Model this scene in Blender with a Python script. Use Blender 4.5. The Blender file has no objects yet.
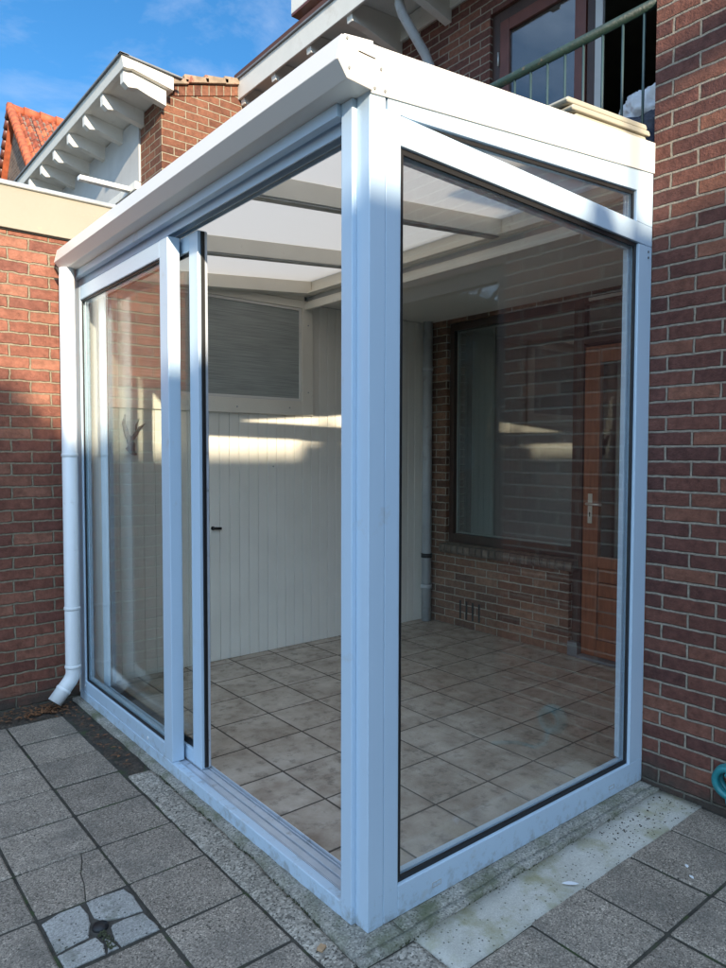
import bpy, bmesh, math, random
from mathutils import Vector, Matrix, noise
random.seed(7)
S = bpy.context.scene
COL = S.collection
rad = math.radians

# ------------------------------------------------------------ materials
M = {}
def new_mat(name):
    m = bpy.data.materials.new(name); m.use_nodes = True
    nt = m.node_tree; nt.nodes.clear()
    out = nt.nodes.new('ShaderNodeOutputMaterial')
    M[name] = m
    return m, nt, out
def N(nt, typ, **kw):
    n = nt.nodes.new(typ)
    for k, v in kw.items():
        if k.startswith('i_'):
            n.inputs[k[2:].replace('_', ' ')].default_value = v
        else: setattr(n, k, v)
    return n
def L(nt, a, ao, b, bi): nt.links.new(a.outputs[ao], b.inputs[bi])
def ramp(nt, stops, interp='LINEAR'):
    r = nt.nodes.new('ShaderNodeValToRGB'); r.color_ramp.interpolation = interp
    e = r.color_ramp.elements
    while len(e) < len(stops): e.new(0.5)
    for i, (p, c) in enumerate(stops):
        e[i].position = p; e[i].color = (c[0], c[1], c[2], 1) if not isinstance(c, (int, float)) else (c, c, c, 1)
    return r
def mixc(nt, mode='MIX', fac=None):
    m = nt.nodes.new('ShaderNodeMix'); m.data_type = 'RGBA'; m.blend_type = mode
    if fac is not None: m.inputs[0].default_value = fac
    return m          # inputs 0 fac, 6 A, 7 B ; output 2
def principled(nt, out, **kw):
    p = N(nt, 'ShaderNodeBsdfPrincipled')
    for k, v in kw.items(): p.inputs[k].default_value = v
    nt.links.new(p.outputs[0], out.inputs['Surface'])
    return p
def pos(nt, scale=1.0):
    g = N(nt, 'ShaderNodeNewGeometry')
    mp = N(nt, 'ShaderNodeMapping')
    if isinstance(scale, (int, float)): scale = (scale,)*3
    mp.inputs['Scale'].default_value = scale
    L(nt, g, 'Position', mp, 'Vector')
    return mp
def noise_n(nt, vec, scale, detail=4, rough=0.55):
    n = N(nt, 'ShaderNodeTexNoise'); n.inputs['Scale'].default_value = scale
    n.inputs['Detail'].default_value = detail; n.inputs['Roughness'].default_value = rough
    nt.links.new(vec.outputs[0], n.inputs['Vector'])
    return n

def simple(name, col, rough=0.5, metal=0.0, var=0.12, vscale=6.0, bump=0.0, bscale=60.0, spec=0.5, coat=0.0, dirt=None):
    m, nt, out = new_mat(name)
    p = principled(nt, out, Roughness=rough, Metallic=metal)
    p.inputs['Specular IOR Level'].default_value = spec
    p.inputs['Coat Weight'].default_value = coat
    v = pos(nt)
    n = noise_n(nt, v, vscale, 5)
    lo = tuple(c*(1-var) for c in col); hi = tuple(min(1, c*(1+var)) for c in col)
    r = ramp(nt, [(0.3, lo), (0.7, hi)])
    L(nt, n, 'Fac', r, 'Fac')
    last = (r, 'Color')
    if dirt:
        dcol, lo_, hi_, sc = dirt
        n2 = noise_n(nt, v, sc, 8, 0.65)
        r2 = ramp(nt, [(lo_, 0.0), (hi_, 1.0)])
        L(nt, n2, 'Fac', r2, 'Fac')
        mx = mixc(nt); L(nt, r2, 'Color', mx, 0); L(nt, *last, mx, 6); mx.inputs[7].default_value = (*dcol, 1)
        last = (mx, 2)
    L(nt, *last, p, 'Base Color')
    if bump:
        nb = noise_n(nt, v, bscale, 4)
        b = N(nt, 'ShaderNodeBump'); b.inputs['Strength'].default_value = bump; b.inputs['Distance'].default_value = 0.004
        L(nt, nb, 'Fac', b, 'Height'); L(nt, b, 'Normal', p, 'Normal')
    return m

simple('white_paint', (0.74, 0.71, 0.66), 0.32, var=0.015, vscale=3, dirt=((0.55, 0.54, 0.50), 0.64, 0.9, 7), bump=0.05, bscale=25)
simple('frame_paint_sky_tint', (0.52, 0.655, 0.775), 0.30, var=0.015, vscale=3, dirt=((0.45, 0.45, 0.42), 0.62, 0.85, 7), bump=0.05, bscale=25)  # white frames, with the blue of the skylight put into the base colour
def grime(name):
    nt = M[name].node_tree; p = [n for n in nt.nodes if n.type == 'BSDF_PRINCIPLED'][0]
    src = p.inputs['Base Color'].links[0].from_socket
    v = pos(nt); n = noise_n(nt, v, 24, 8, 0.7)
    g = N(nt, 'ShaderNodeNewGeometry'); sp = N(nt, 'ShaderNodeSeparateXYZ'); L(nt, g, 'Position', sp, 0)
    a = N(nt, 'ShaderNodeMath', operation='MULTIPLY_ADD'); L(nt, sp, 'Z', a, 0); a.inputs[1].default_value = -1.6; L(nt, n, 'Fac', a, 2)
    r = ramp(nt, [(0.42, 0.0), (0.62, 0.55)]); L(nt, a, 0, r, 'Fac')
    mx = mixc(nt); L(nt, r, 'Color', mx, 0); nt.links.new(src, mx.inputs[6]); mx.inputs[7].default_value = (0.22, 0.21, 0.17, 1)
    L(nt, mx, 2, p, 'Base Color')
grime('frame_paint_sky_tint'); grime('white_paint')
simple('rafter_white', (0.82, 0.77, 0.67), 0.45, var=0.04, vscale=4, bump=0.05, dirt=((0.4, 0.36, 0.3), 0.62, 0.8, 8))
simple('curtain_grey', (0.34, 0.36, 0.32), 0.9, var=0.08, vscale=3)
simple('old_joint', (0.055, 0.05, 0.042), 0.95, var=0.4, vscale=40, bump=0.8, bscale=120)
simple('white_panel', (0.88, 0.84, 0.75), 0.42, var=0.03, vscale=4, bump=0.06, bscale=40)
simple('white_wood', (0.66, 0.64, 0.58), 0.55, var=0.05, vscale=5, dirt=((0.42, 0.38, 0.32), 0.58, 0.85, 5), bump=0.2, bscale=40)
simple('grey_board', (0.42, 0.42, 0.41), 0.6, var=0.08, vscale=5, bump=0.15)
simple('pvc_pipe', (0.78, 0.80, 0.80), 0.33, var=0.03, vscale=4, dirt=((0.5, 0.48, 0.42), 0.6, 0.85, 9))
simple('grey_pvc', (0.42, 0.44, 0.45), 0.4, var=0.12, vscale=5, dirt=((0.25, 0.23, 0.2), 0.55, 0.8, 12))
simple('rubber', (0.012, 0.012, 0.013), 0.5, var=0.1)
simple('dark_gap', (0.02, 0.02, 0.02), 0.9, var=0.2)
simple('aluminium', (0.56, 0.61, 0.67), 0.28, metal=0.25, var=0.10, vscale=14, dirt=((0.16, 0.15, 0.13), 0.60, 0.78, 16))
simple('steel', (0.70, 0.66, 0.58), 0.3, metal=1.0, var=0.06)
simple('lead', (0.16, 0.17, 0.18), 0.6, var=0.15, vscale=8, bump=0.3)
simple('coping_metal', (0.40, 0.41, 0.40), 0.45, metal=0.6, var=0.12, vscale=9)
simple('cream_render', (0.31, 0.285, 0.225), 0.8, var=0.04, vscale=3, bump=0.3, bscale=50, dirt=((0.38, 0.36, 0.24), 0.60, 0.80, 11))
simple('brown_wood', (0.045, 0.022, 0.015), 0.45, var=0.25, vscale=9, bump=0.1)
simple('red_brown_wood', (0.115, 0.035, 0.022), 0.42, var=0.2, vscale=9, bump=0.1)
simple('dark_slate_rail', (0.007, 0.024, 0.020), 0.5, var=0.3, vscale=18, bump=0.5, bscale=90, dirt=((0.12, 0.075, 0.045), 0.60, 0.72, 30))
simple('pale_green_metal', (0.035, 0.065, 0.07), 0.45, var=0.12, vscale=12)
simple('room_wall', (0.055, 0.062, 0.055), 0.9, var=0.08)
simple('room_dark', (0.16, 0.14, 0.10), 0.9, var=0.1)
simple('cream_plastic', (0.42, 0.39, 0.31), 0.5, var=0.05, vscale=10, bump=0.1, dirt=((0.45, 0.38, 0.25), 0.62, 0.85, 14))
simple('white_bag', (0.66, 0.68, 0.72), 0.45, var=0.08, vscale=12, bump=0.7, bscale=35)
simple('navy_bag', (0.03, 0.035, 0.06), 0.5, var=0.3, vscale=14, bump=0.6, bscale=30)
simple('teal_plastic', (0.02, 0.20, 0.22), 0.35, var=0.15, vscale=25)
simple('antler', (0.008, 0.007, 0.006), 0.55, var=0.3, vscale=30, bump=0.3)
simple('bark', (0.07, 0.055, 0.04), 0.9, var=0.3, vscale=12, bump=0.8, bscale=30)
simple('leaf', (0.06, 0.075, 0.025), 0.6, var=0.45, vscale=3)
simple('dead_leaf', (0.17, 0.075, 0.03), 0.8, var=0.5, vscale=40)
simple('feather', (0.72, 0.74, 0.76), 0.6, var=0.05)
simple('wood_chip', (0.42, 0.27, 0.15), 0.8, var=0.15, vscale=60)
simple('roof_felt', (0.09, 0.09, 0.09), 0.85, var=0.2)
simple('curtain', (0.40, 0.41, 0.37), 0.8, var=0.08, vscale=3)
simple('stone_plinth', (0.16, 0.17, 0.17), 0.7, var=0.15, vscale=20, bump=0.3)
simple('screen_pane', (0.33, 0.35, 0.33), 0.4, var=0.06, vscale=3)
_nt = M['screen_pane'].node_tree; _p = [n for n in _nt.nodes if n.type == 'BSDF_PRINCIPLED'][0]; _src = _p.inputs['Base Color'].links[0].from_socket
_v = pos(_nt, (1, 1, 1)); _v2 = pos(_nt, (3, 3, 150)); _n = noise_n(_nt, _v2, 1.0, 3, 0.6)
_r = ramp(_nt, [(0.35, 0.78), (0.65, 1.2)]); L(_nt, _n, 'Fac', _r, 'Fac'); _m = mixc(_nt, 'MULTIPLY', 1.0); _nt.links.new(_src, _m.inputs[6]); L(_nt, _r, 'Color', _m, 7); L(_nt, _m, 2, _p, 'Base Color')

def box_uv(nt):
    """2D coordinate: (horizontal along wall, height)"""
    g = N(nt, 'ShaderNodeNewGeometry')
    sp = N(nt, 'ShaderNodeSeparateXYZ'); L(nt, g, 'Position', sp, 0)
    sn = N(nt, 'ShaderNodeSeparateXYZ'); L(nt, g, 'True Normal', sn, 0)
    ab = N(nt, 'ShaderNodeMath', operation='ABSOLUTE'); L(nt, sn, 'X', ab, 0)
    gt = N(nt, 'ShaderNodeMath', operation='GREATER_THAN'); L(nt, ab, 0, gt, 0); gt.inputs[1].default_value = 0.6
    mx = N(nt, 'ShaderNodeMix'); mx.data_type = 'FLOAT'
    L(nt, gt, 0, mx, 0); L(nt, sp, 'X', mx, 2); L(nt, sp, 'Y', mx, 3)
    cb = N(nt, 'ShaderNodeCombineXYZ'); L(nt, mx, 0, cb, 0); L(nt, sp, 'Z', cb, 1)
    return g, cb

def brick(name, stops, mortar=(0.42, 0.40, 0.36), w=0.22, h=0.062, du=-0.035, dz=-0.028, ms=0.0058, bump=1.0, soldier=False, wob=0.0035, extra=None):
    m, nt, out = new_mat(name)
    p = principled(nt, out, Roughness=0.88)
    p.inputs['Specular IOR Level'].default_value = 0.25
    g, cb = box_uv(nt)
    ad = N(nt, 'ShaderNodeVectorMath', operation='ADD'); ad.inputs[1].default_value = (du, dz, 0)
    L(nt, cb, 0, ad, 0)
    # wobble of the joints
    nz = N(nt, 'ShaderNodeTexNoise'); nz.inputs['Scale'].default_value = 22; nz.inputs['Detail'].default_value = 3
    L(nt, g, 'Position', nz, 'Vector')
    sb = N(nt, 'ShaderNodeVectorMath', operation='SUBTRACT'); L(nt, nz, 'Color', sb, 0); sb.inputs[1].default_value = (0.5, 0.5, 0.5)
    sc = N(nt, 'ShaderNodeVectorMath', operation='SCALE'); L(nt, sb, 0, sc, 0); sc.inputs['Scale'].default_value = wob*2.4
    ad2 = N(nt, 'ShaderNodeVectorMath', operation='ADD'); L(nt, ad, 0, ad2, 0); L(nt, sc, 0, ad2, 1)
    b = N(nt, 'ShaderNodeTexBrick'); b.offset = 0.0 if soldier else 0.5
    b.inputs['Scale'].default_value = 1; b.inputs['Mortar Size'].default_value = ms
    b.inputs['Mortar Smooth'].default_value = 0.5; b.inputs['Bias'].default_value = 0
    b.inputs['Brick Width'].default_value = w; b.inputs['Row Height'].default_value = h
    b.inputs['Color1'].default_value = (0, 0, 0, 1); b.inputs['Color2'].default_value = (1, 1, 1, 1); b.inputs['Mortar'].default_value = (0.5, 0.5, 0.5, 1)
    L(nt, ad2, 0, b, 'Vector')
    r = ramp(nt, stops)
    L(nt, b, 'Color', r, 'Fac')
    # stains inside the brick faces
    v = pos(nt)
    n1 = noise_n(nt, v, 28, 6, 0.65)
    r1 = ramp(nt, [(0.28, 0.62), (0.72, 1.28)]); L(nt, n1, 'Fac', r1, 'Fac')
    mul = mixc(nt, 'MULTIPLY', 1.0); L(nt, r, 'Color', mul, 6); L(nt, r1, 'Color', mul, 7)
    n2 = noise_n(nt, v, 1.7, 4)
    r2 = ramp(nt, [(0.35, 0.85), (0.7, 1.12)]); L(nt, n2, 'Fac', r2, 'Fac')
    mul2 = mixc(nt, 'MULTIPLY', 1.0); L(nt, mul, 2, mul2, 6); L(nt, r2, 'Color', mul2, 7)
    n3 = noise_n(nt, v, 60, 4)
    r3 = ramp(nt, [(0.3, tuple(c*0.72 for c in mortar)), (0.7, tuple(min(1, c*1.12) for c in mortar))]); L(nt, n3, 'Fac', r3, 'Fac')
    mx = mixc(nt); L(nt, b, 'Fac', mx, 0); L(nt, mul2, 2, mx, 6); L(nt, r3, 'Color', mx, 7)
    last = (mx, 2)
    # small dark spots, chips
    vo = N(nt, 'ShaderNodeTexVoronoi'); vo.inputs['Scale'].default_value = 40; L(nt, v, 0, vo, 'Vector')
    r4 = ramp(nt, [(0.05, 0.45), (0.11, 1.0)]); L(nt, vo, 'Distance', r4, 'Fac')
    mul3 = mixc(nt, 'MULTIPLY', 0.7); L(nt, *last, mul3, 6); L(nt, r4, 'Color', mul3, 7)
    last = (mul3, 2)
    if extra: last = extra(nt, v, g, last)
    L(nt, *last, p, 'Base Color')
    inv = N(nt, 'ShaderNodeMath', operation='SUBTRACT'); inv.inputs[0].default_value = 1.0; L(nt, b, 'Fac', inv, 1)
    n4 = noise_n(nt, v, 110, 4, 0.6)
    ma = N(nt, 'ShaderNodeMath', operation='MULTIPLY_ADD'); L(nt, n4, 'Fac', ma, 0); ma.inputs[1].default_value = 0.35; L(nt, inv, 0, ma, 2)
    mb = N(nt, 'ShaderNodeMath', operation='MULTIPLY_ADD'); L(nt, n1, 'Fac', mb, 0); mb.inputs[1].default_value = 0.35; L(nt, ma, 0, mb, 2)
    bp = N(nt, 'ShaderNodeBump'); bp.inputs['Strength'].default_value = bump; bp.inputs['Distance'].default_value = 0.011
    L(nt, mb, 0, bp, 'Height'); L(nt, bp, 'Normal', p, 'Normal')
    return m
def moss_low(nt, v, g, last):
    sp = N(nt, 'ShaderNodeSeparateXYZ'); L(nt, g, 'Position', sp, 0)
    n = noise_n(nt, v, 9, 5)
    a = N(nt, 'ShaderNodeMath', operation='MULTIPLY_ADD'); L(nt, n, 'Fac', a, 0); a.inputs[1].default_value = 0.30; L(nt, sp, 'Z', a, 2)
    r = ramp(nt, [(0.16, 0.75), (0.30, 0.0)]); L(nt, a, 0, r, 'Fac')
    mx = mixc(nt); L(nt, r, 'Color', mx, 0); L(nt, *last, mx, 6); mx.inputs[7].default_value = (0.05, 0.055, 0.045, 1)
    return (mx, 2)
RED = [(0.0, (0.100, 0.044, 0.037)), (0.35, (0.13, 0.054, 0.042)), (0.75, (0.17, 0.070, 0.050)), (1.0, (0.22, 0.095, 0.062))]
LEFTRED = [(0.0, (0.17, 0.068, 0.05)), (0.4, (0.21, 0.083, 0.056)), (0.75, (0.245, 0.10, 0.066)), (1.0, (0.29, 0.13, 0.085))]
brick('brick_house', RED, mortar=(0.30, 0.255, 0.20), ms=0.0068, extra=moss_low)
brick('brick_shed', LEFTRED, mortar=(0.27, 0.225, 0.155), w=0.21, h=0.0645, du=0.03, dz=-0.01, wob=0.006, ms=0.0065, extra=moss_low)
brick('brick_porch', [(0.0, (0.12, 0.065, 0.045)), (0.5, (0.21, 0.11, 0.07)), (1.0, (0.29, 0.16, 0.10))], mortar=(0.42, 0.38, 0.30))
brick('brick_far', [(0.0, (0.12, 0.05, 0.033)), (0.5, (0.18, 0.075, 0.045)), (1.0, (0.23, 0.10, 0.06))], mortar=(0.33, 0.28, 0.20), w=0.24, h=0.075, ms=0.007)
brick('brick_soldier', [(0.0, (0.12, 0.05, 0.033)), (0.5, (0.18, 0.075, 0.045)), (1.0, (0.23, 0.10, 0.06))], mortar=(0.33, 0.28, 0.20), w=0.08, h=2.0, ms=0.007, soldier=True, dz=-4)
brick('brick_sill', [(0.0, (0.12, 0.09, 0.07)), (1.0, (0.22, 0.17, 0.13))], mortar=(0.14, 0.13, 0.11), w=0.062, h=4, ms=0.005, soldier=True, dz=-1)
brick('brick_gable_far', [(0.0, (0.12, 0.08, 0.06)), (1.0, (0.22, 0.15, 0.11))], mortar=(0.3, 0.27, 0.22), w=0.22, h=0.08)
brick('brick_row', [(0.0, (0.14, 0.06, 0.04)), (1.0, (0.26, 0.12, 0.08))], mortar=(0.3, 0.27, 0.22))

# roof tiles
def tile_mat(name, stops, axis_u='X', w=0.22, h=0.30):
    m, nt, out = new_mat(name)
    p = principled(nt, out, Roughness=0.75)
    tc = N(nt, 'ShaderNodeUVMap'); tc.uv_map = 'UV'
    b = N(nt, 'ShaderNodeTexBrick'); b.offset = 0.0
    b.inputs['Scale'].default_value = 1; b.inputs['Mortar Size'].default_value = 0.012; b.inputs['Mortar Smooth'].default_value = 0.6
    b.inputs['Brick Width'].default_value = w; b.inputs['Row Height'].default_value = h
    b.inputs['Color1'].default_value = (0, 0, 0, 1); b.inputs['Color2'].default_value = (1, 1, 1, 1)
    L(nt, tc, 0, b, 'Vector')
    r = ramp(nt, stops); L(nt, b, 'Color', r, 'Fac')
    v = pos(nt); n = noise_n(nt, v, 6, 8, 0.7)
    r2 = ramp(nt, [(0.35, 0.35), (0.6, 1.15)]); L(nt, n, 'Fac', r2, 'Fac')
    mu = mixc(nt, 'MULTIPLY', 0.8); L(nt, r, 'Color', mu, 6); L(nt, r2, 'Color', mu, 7)
    mx = mixc(nt); L(nt, b, 'Fac', mx, 0); L(nt, mu, 2, mx, 6); mx.inputs[7].default_value = (0.08, 0.03, 0.02, 1)
    L(nt, mx, 2, p, 'Base Color')
    w_ = N(nt, 'ShaderNodeTexWave'); w_.inputs['Scale'].default_value = 2*math.pi/(w*20)*1.0; w_.wave_profile = 'SIN'
    L(nt, tc, 0, w_, 'Vector')
    bp = N(nt, 'ShaderNodeBump'); bp.inputs['Strength'].default_value = 1; bp.inputs['Distance'].default_value = 0.04
    inv = N(nt, 'ShaderNodeMath', operation='SUBTRACT'); inv.inputs[0].default_value = 1.0; L(nt, b, 'Fac', inv, 1)
    L(nt, inv, 0, bp, 'Height'); L(nt, bp, 'Normal', p, 'Normal')
tile_mat('tiles_orange', [(0, (0.22, 0.05, 0.022)), (0.5, (0.38, 0.09, 0.035)), (1, (0.46, 0.13, 0.055))])
tile_mat('tiles_old', [(0, (0.17, 0.11, 0.08)), (0.6, (0.28, 0.18, 0.12)), (1, (0.36, 0.22, 0.14))])
simple('tile_coping', (0.30, 0.22, 0.15), 0.9, var=0.35, vscale=9, bump=1.0, bscale=25, dirt=((0.22, 0.08, 0.05), 0.52, 0.62, 9))
simple('ridge_orange', (0.38, 0.09, 0.035), 0.8, var=0.3, vscale=8, bump=0.5)

# clear glass: transparent + mirror reflection by Fresnel (valid from both sides of the pane)
def glass(name, ior=1.5, tint=(0.93, 0.96, 0.95)):
    m, nt, out = new_mat(name)
    g = N(nt, 'ShaderNodeNewGeometry')
    mi = N(nt, 'ShaderNodeMix'); mi.data_type = 'FLOAT'
    L(nt, g, 'Backfacing', mi, 0); mi.inputs[2].default_value = ior; mi.inputs[3].default_value = 1.0/ior
    f = N(nt, 'ShaderNodeFresnel'); L(nt, mi, 0, f, 'IOR')
    t = N(nt, 'ShaderNodeBsdfTransparent'); t.inputs[0].default_value = (*tint, 1)
    gl = N(nt, 'ShaderNodeBsdfGlossy'); gl.inputs['Roughness'].default_value = 0.0; gl.inputs['Color'].default_value = (1, 1, 1, 1)
    mx = N(nt, 'ShaderNodeMixShader'); L(nt, f, 0, mx, 0); L(nt, t, 0, mx, 1); L(nt, gl, 0, mx, 2)
    L(nt, mx, 0, out, 'Surface')
glass('glass', 1.85, (0.97, 0.98, 0.975))
glass('glass_door', 1.6, (0.96, 0.98, 0.97))
glass('glass_strong', 2.1, (0.75, 0.8, 0.8))

# opal polycarbonate
m, nt, out = new_mat('opal_sheet')
tr = N(nt, 'ShaderNodeBsdfTranslucent'); tr.inputs[0].default_value = (0.74, 0.715, 0.68, 1)
df = N(nt, 'ShaderNodeBsdfPrincipled'); df.inputs['Base Color'].default_value = (0.8, 0.81, 0.82, 1); df.inputs['Roughness'].default_value = 0.3
g = N(nt, 'ShaderNodeNewGeometry'); sp = N(nt, 'ShaderNodeSeparateXYZ'); L(nt, g, 'Position', sp, 0)
wv = N(nt, 'ShaderNodeMath', operation='SINE'); mu = N(nt, 'ShaderNodeMath', operation='MULTIPLY'); mu.inputs[1].default_value = 2*math.pi/0.016
L(nt, sp, 'Y', mu, 0); L(nt, mu, 0, wv, 0)
rr = ramp(nt, [(0.0, 0.44), (1.0, 0.52)]); L(nt, wv, 0, rr, 'Fac')
mx = N(nt, 'ShaderNodeMixShader'); mx.inputs[0].default_value = 0.88
L(nt, df, 0, mx, 1); L(nt, tr, 0, mx, 2); L(nt, mx, 0, out, 'Surface')

# pavers: dark aggregate concrete
def paver_mat(name, a, b_, speck, tint_attr=True, spn=0.5, moss=None, fine=260):
    m, nt, out = new_mat(name)
    p = principled(nt, out, Roughness=0.86); p.inputs['Specular IOR Level'].default_value = 0.3
    v = pos(nt)
    n = noise_n(nt, v, 5, 8, 0.6)
    r = ramp(nt, [(0.3, a), (0.7, b_)]); L(nt, n, 'Fac', r, 'Fac')
    vo = N(nt, 'ShaderNodeTexVoronoi'); vo.inputs['Scale'].default_value = fine; L(nt, v, 0, vo, 'Vector')
    sv = N(nt, 'ShaderNodeSeparateColor'); L(nt, vo, 'Color', sv, 0)
    rv = ramp(nt, [(0.0, 0.35), (0.25, 0.75), (0.7, 1.15), (0.93, 1.5), (1.0, speck)]); L(nt, sv, 0, rv, 'Fac')
    mu = mixc(nt, 'MULTIPLY', spn); L(nt, r, 'Color', mu, 6); L(nt, rv, 'Color', mu, 7)
    last = (mu, 2)
    vo2 = N(nt, 'ShaderNodeTexVoronoi'); vo2.inputs['Scale'].default_value = 75; L(nt, v, 0, vo2, 'Vector')
    s2 = N(nt, 'ShaderNodeSeparateColor'); L(nt, vo2, 'Color', s2, 0)
    gt = N(nt, 'ShaderNodeMath', operation='GREATER_THAN'); gt.inputs[1].default_value = 0.55; L(nt, s2, 0, gt, 0)
    rd = ramp(nt, [(0.12, 1.0), (0.26, 0.0)]); L(nt, vo2, 'Distance', rd, 'Fac')
    mm = N(nt, 'ShaderNodeMath', operation='MULTIPLY'); L(nt, gt, 0, mm, 0); L(nt, rd, 'Color', mm, 1)
    mk = mixc(nt); L(nt, mm, 0, mk, 0); L(nt, *last, mk, 6); mk.inputs[7].default_value = (a[0]*0.2, a[1]*0.2, a[2]*0.2, 1)
    last = (mk, 2)
    if tint_attr:
        at = N(nt, 'ShaderNodeAttribute'); at.attribute_name = 'tint'
        mt = mixc(nt, 'MULTIPLY', 1.0); L(nt, *last, mt, 6); L(nt, at, 'Color', mt, 7); last = (mt, 2)
    if moss:
        n3 = noise_n(nt, v, moss[1], 7, 0.65)
        r3 = ramp(nt, [(moss[2], 0.0), (moss[3], 0.85)]); L(nt, n3, 'Fac', r3, 'Fac')
        m3 = mixc(nt); L(nt, r3, 'Color', m3, 0); L(nt, *last, m3, 6); m3.inputs[7].default_value = (*moss[0], 1); last = (m3, 2)
    L(nt, *last, p, 'Base Color')
    nb = noise_n(nt, v, 220, 3)
    av = N(nt, 'ShaderNodeMath', operation='MULTIPLY_ADD'); L(nt, mm, 0, av, 0); av.inputs[1].default_value = -0.8; L(nt, nb, 'Fac', av, 2)
    b = N(nt, 'ShaderNodeBump'); b.inputs['Strength'].default_value = 0.7; b.inputs['Distance'].default_value = 0.003
    L(nt, av, 0, b, 'Height'); L(nt, b, 'Normal', p, 'Normal')
paver_mat('paver', (0.225, 0.19, 0.152), (0.33, 0.28, 0.225), 2.2, spn=0.9, moss=((0.13, 0.118, 0.10), 3.2, 0.50, 0.72))
paver_mat('old_paver', (0.30, 0.29, 0.265), (0.40, 0.39, 0.36), 1.6, spn=0.45, moss=((0.10, 0.11, 0.07), 12, 0.55, 0.75))
paver_mat('aggregate', (0.25, 0.222, 0.18), (0.37, 0.335, 0.28), 1.7, tint_attr=False, spn=1.0, fine=150)
paver_mat('kerb_concrete', (0.23, 0.215, 0.18), (0.36, 0.34, 0.29), 1.7, tint_attr=False, spn=0.75, moss=((0.12, 0.13, 0.07), 7, 0.46, 0.66), fine=190)
paver_mat('screed', (0.42, 0.40, 0.34), (0.56, 0.54, 0.48), 1.2, tint_attr=False, spn=0.18, moss=((0.27, 0.25, 0.12), 4.5, 0.50, 0.68))
simple('soil', (0.055, 0.042, 0.030), 0.95, var=0.6, vscale=70, bump=1.0, bscale=120, dirt=((0.13, 0.09, 0.06), 0.58, 0.70, 45))
simple('joint_sand', (0.045, 0.041, 0.032), 0.95, var=0.4, vscale=25, bump=0.8, bscale=120, dirt=((0.04, 0.06, 0.02), 0.55, 0.65, 9))
simple('grout', (0.075, 0.06, 0.046), 0.9, var=0.2, vscale=30)
simple('garden_ground', (0.05, 0.06, 0.03), 0.95, var=0.4, vscale=2, bump=0.6, bscale=30)

# interior ceramic tiles
m, nt, out = new_mat('floor_tile')
p = principled(nt, out, Roughness=0.38); p.inputs['Specular IOR Level'].default_value = 0.45
v = pos(nt); at = N(nt, 'ShaderNodeAttribute'); at.attribute_name = 'tint'
ofs = N(nt, 'ShaderNodeVectorMath', operation='MULTIPLY_ADD'); L(nt, at, 'Color', ofs, 0); ofs.inputs[1].default_value = (37, 53, 71); L(nt, v, 0, ofs, 2)
n = noise_n(nt, ofs, 7, 9, 0.62)
r = ramp(nt, [(0.3, (0.27, 0.205, 0.155)), (0.5, (0.42, 0.345, 0.275)), (0.7, (0.55, 0.47, 0.39))]); L(nt, n, 'Fac', r, 'Fac')
n2 = noise_n(nt, ofs, 17, 8, 0.7)
r2 = ramp(nt, [(0.53, 1.0), (0.64, 0.5)]); L(nt, n2, 'Fac', r2, 'Fac')
mu = mixc(nt, 'MULTIPLY', 0.8); L(nt, r, 'Color', mu, 6); L(nt, r2, 'Color', mu, 7)
L(nt, mu, 2, p, 'Base Color')
rf = ramp(nt, [(0.3, 0.3), (0.7, 0.55)]); L(nt, n2, 'Fac', rf, 'Fac'); L(nt, rf, 'Color', p, 'Roughness')
b = N(nt, 'ShaderNodeBump'); b.inputs['Strength'].default_value = 0.25; b.inputs['Distance'].default_value = 0.003
L(nt, n2, 'Fac', b, 'Height'); L(nt, b, 'Normal', p, 'Normal')

# orange-brown door wood with grain
m, nt, out = new_mat('door_wood')
p = principled(nt, out, Roughness=0.4)
v = pos(nt, (18, 18, 1.6)); n = noise_n(nt, v, 3, 8, 0.6)
r = ramp(nt, [(0.3, (0.19, 0.058, 0.022)), (0.7, (0.31, 0.10, 0.038))]); L(nt, n, 'Fac', r, 'Fac'); L(nt, r, 'Color', p, 'Base Color')

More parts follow.
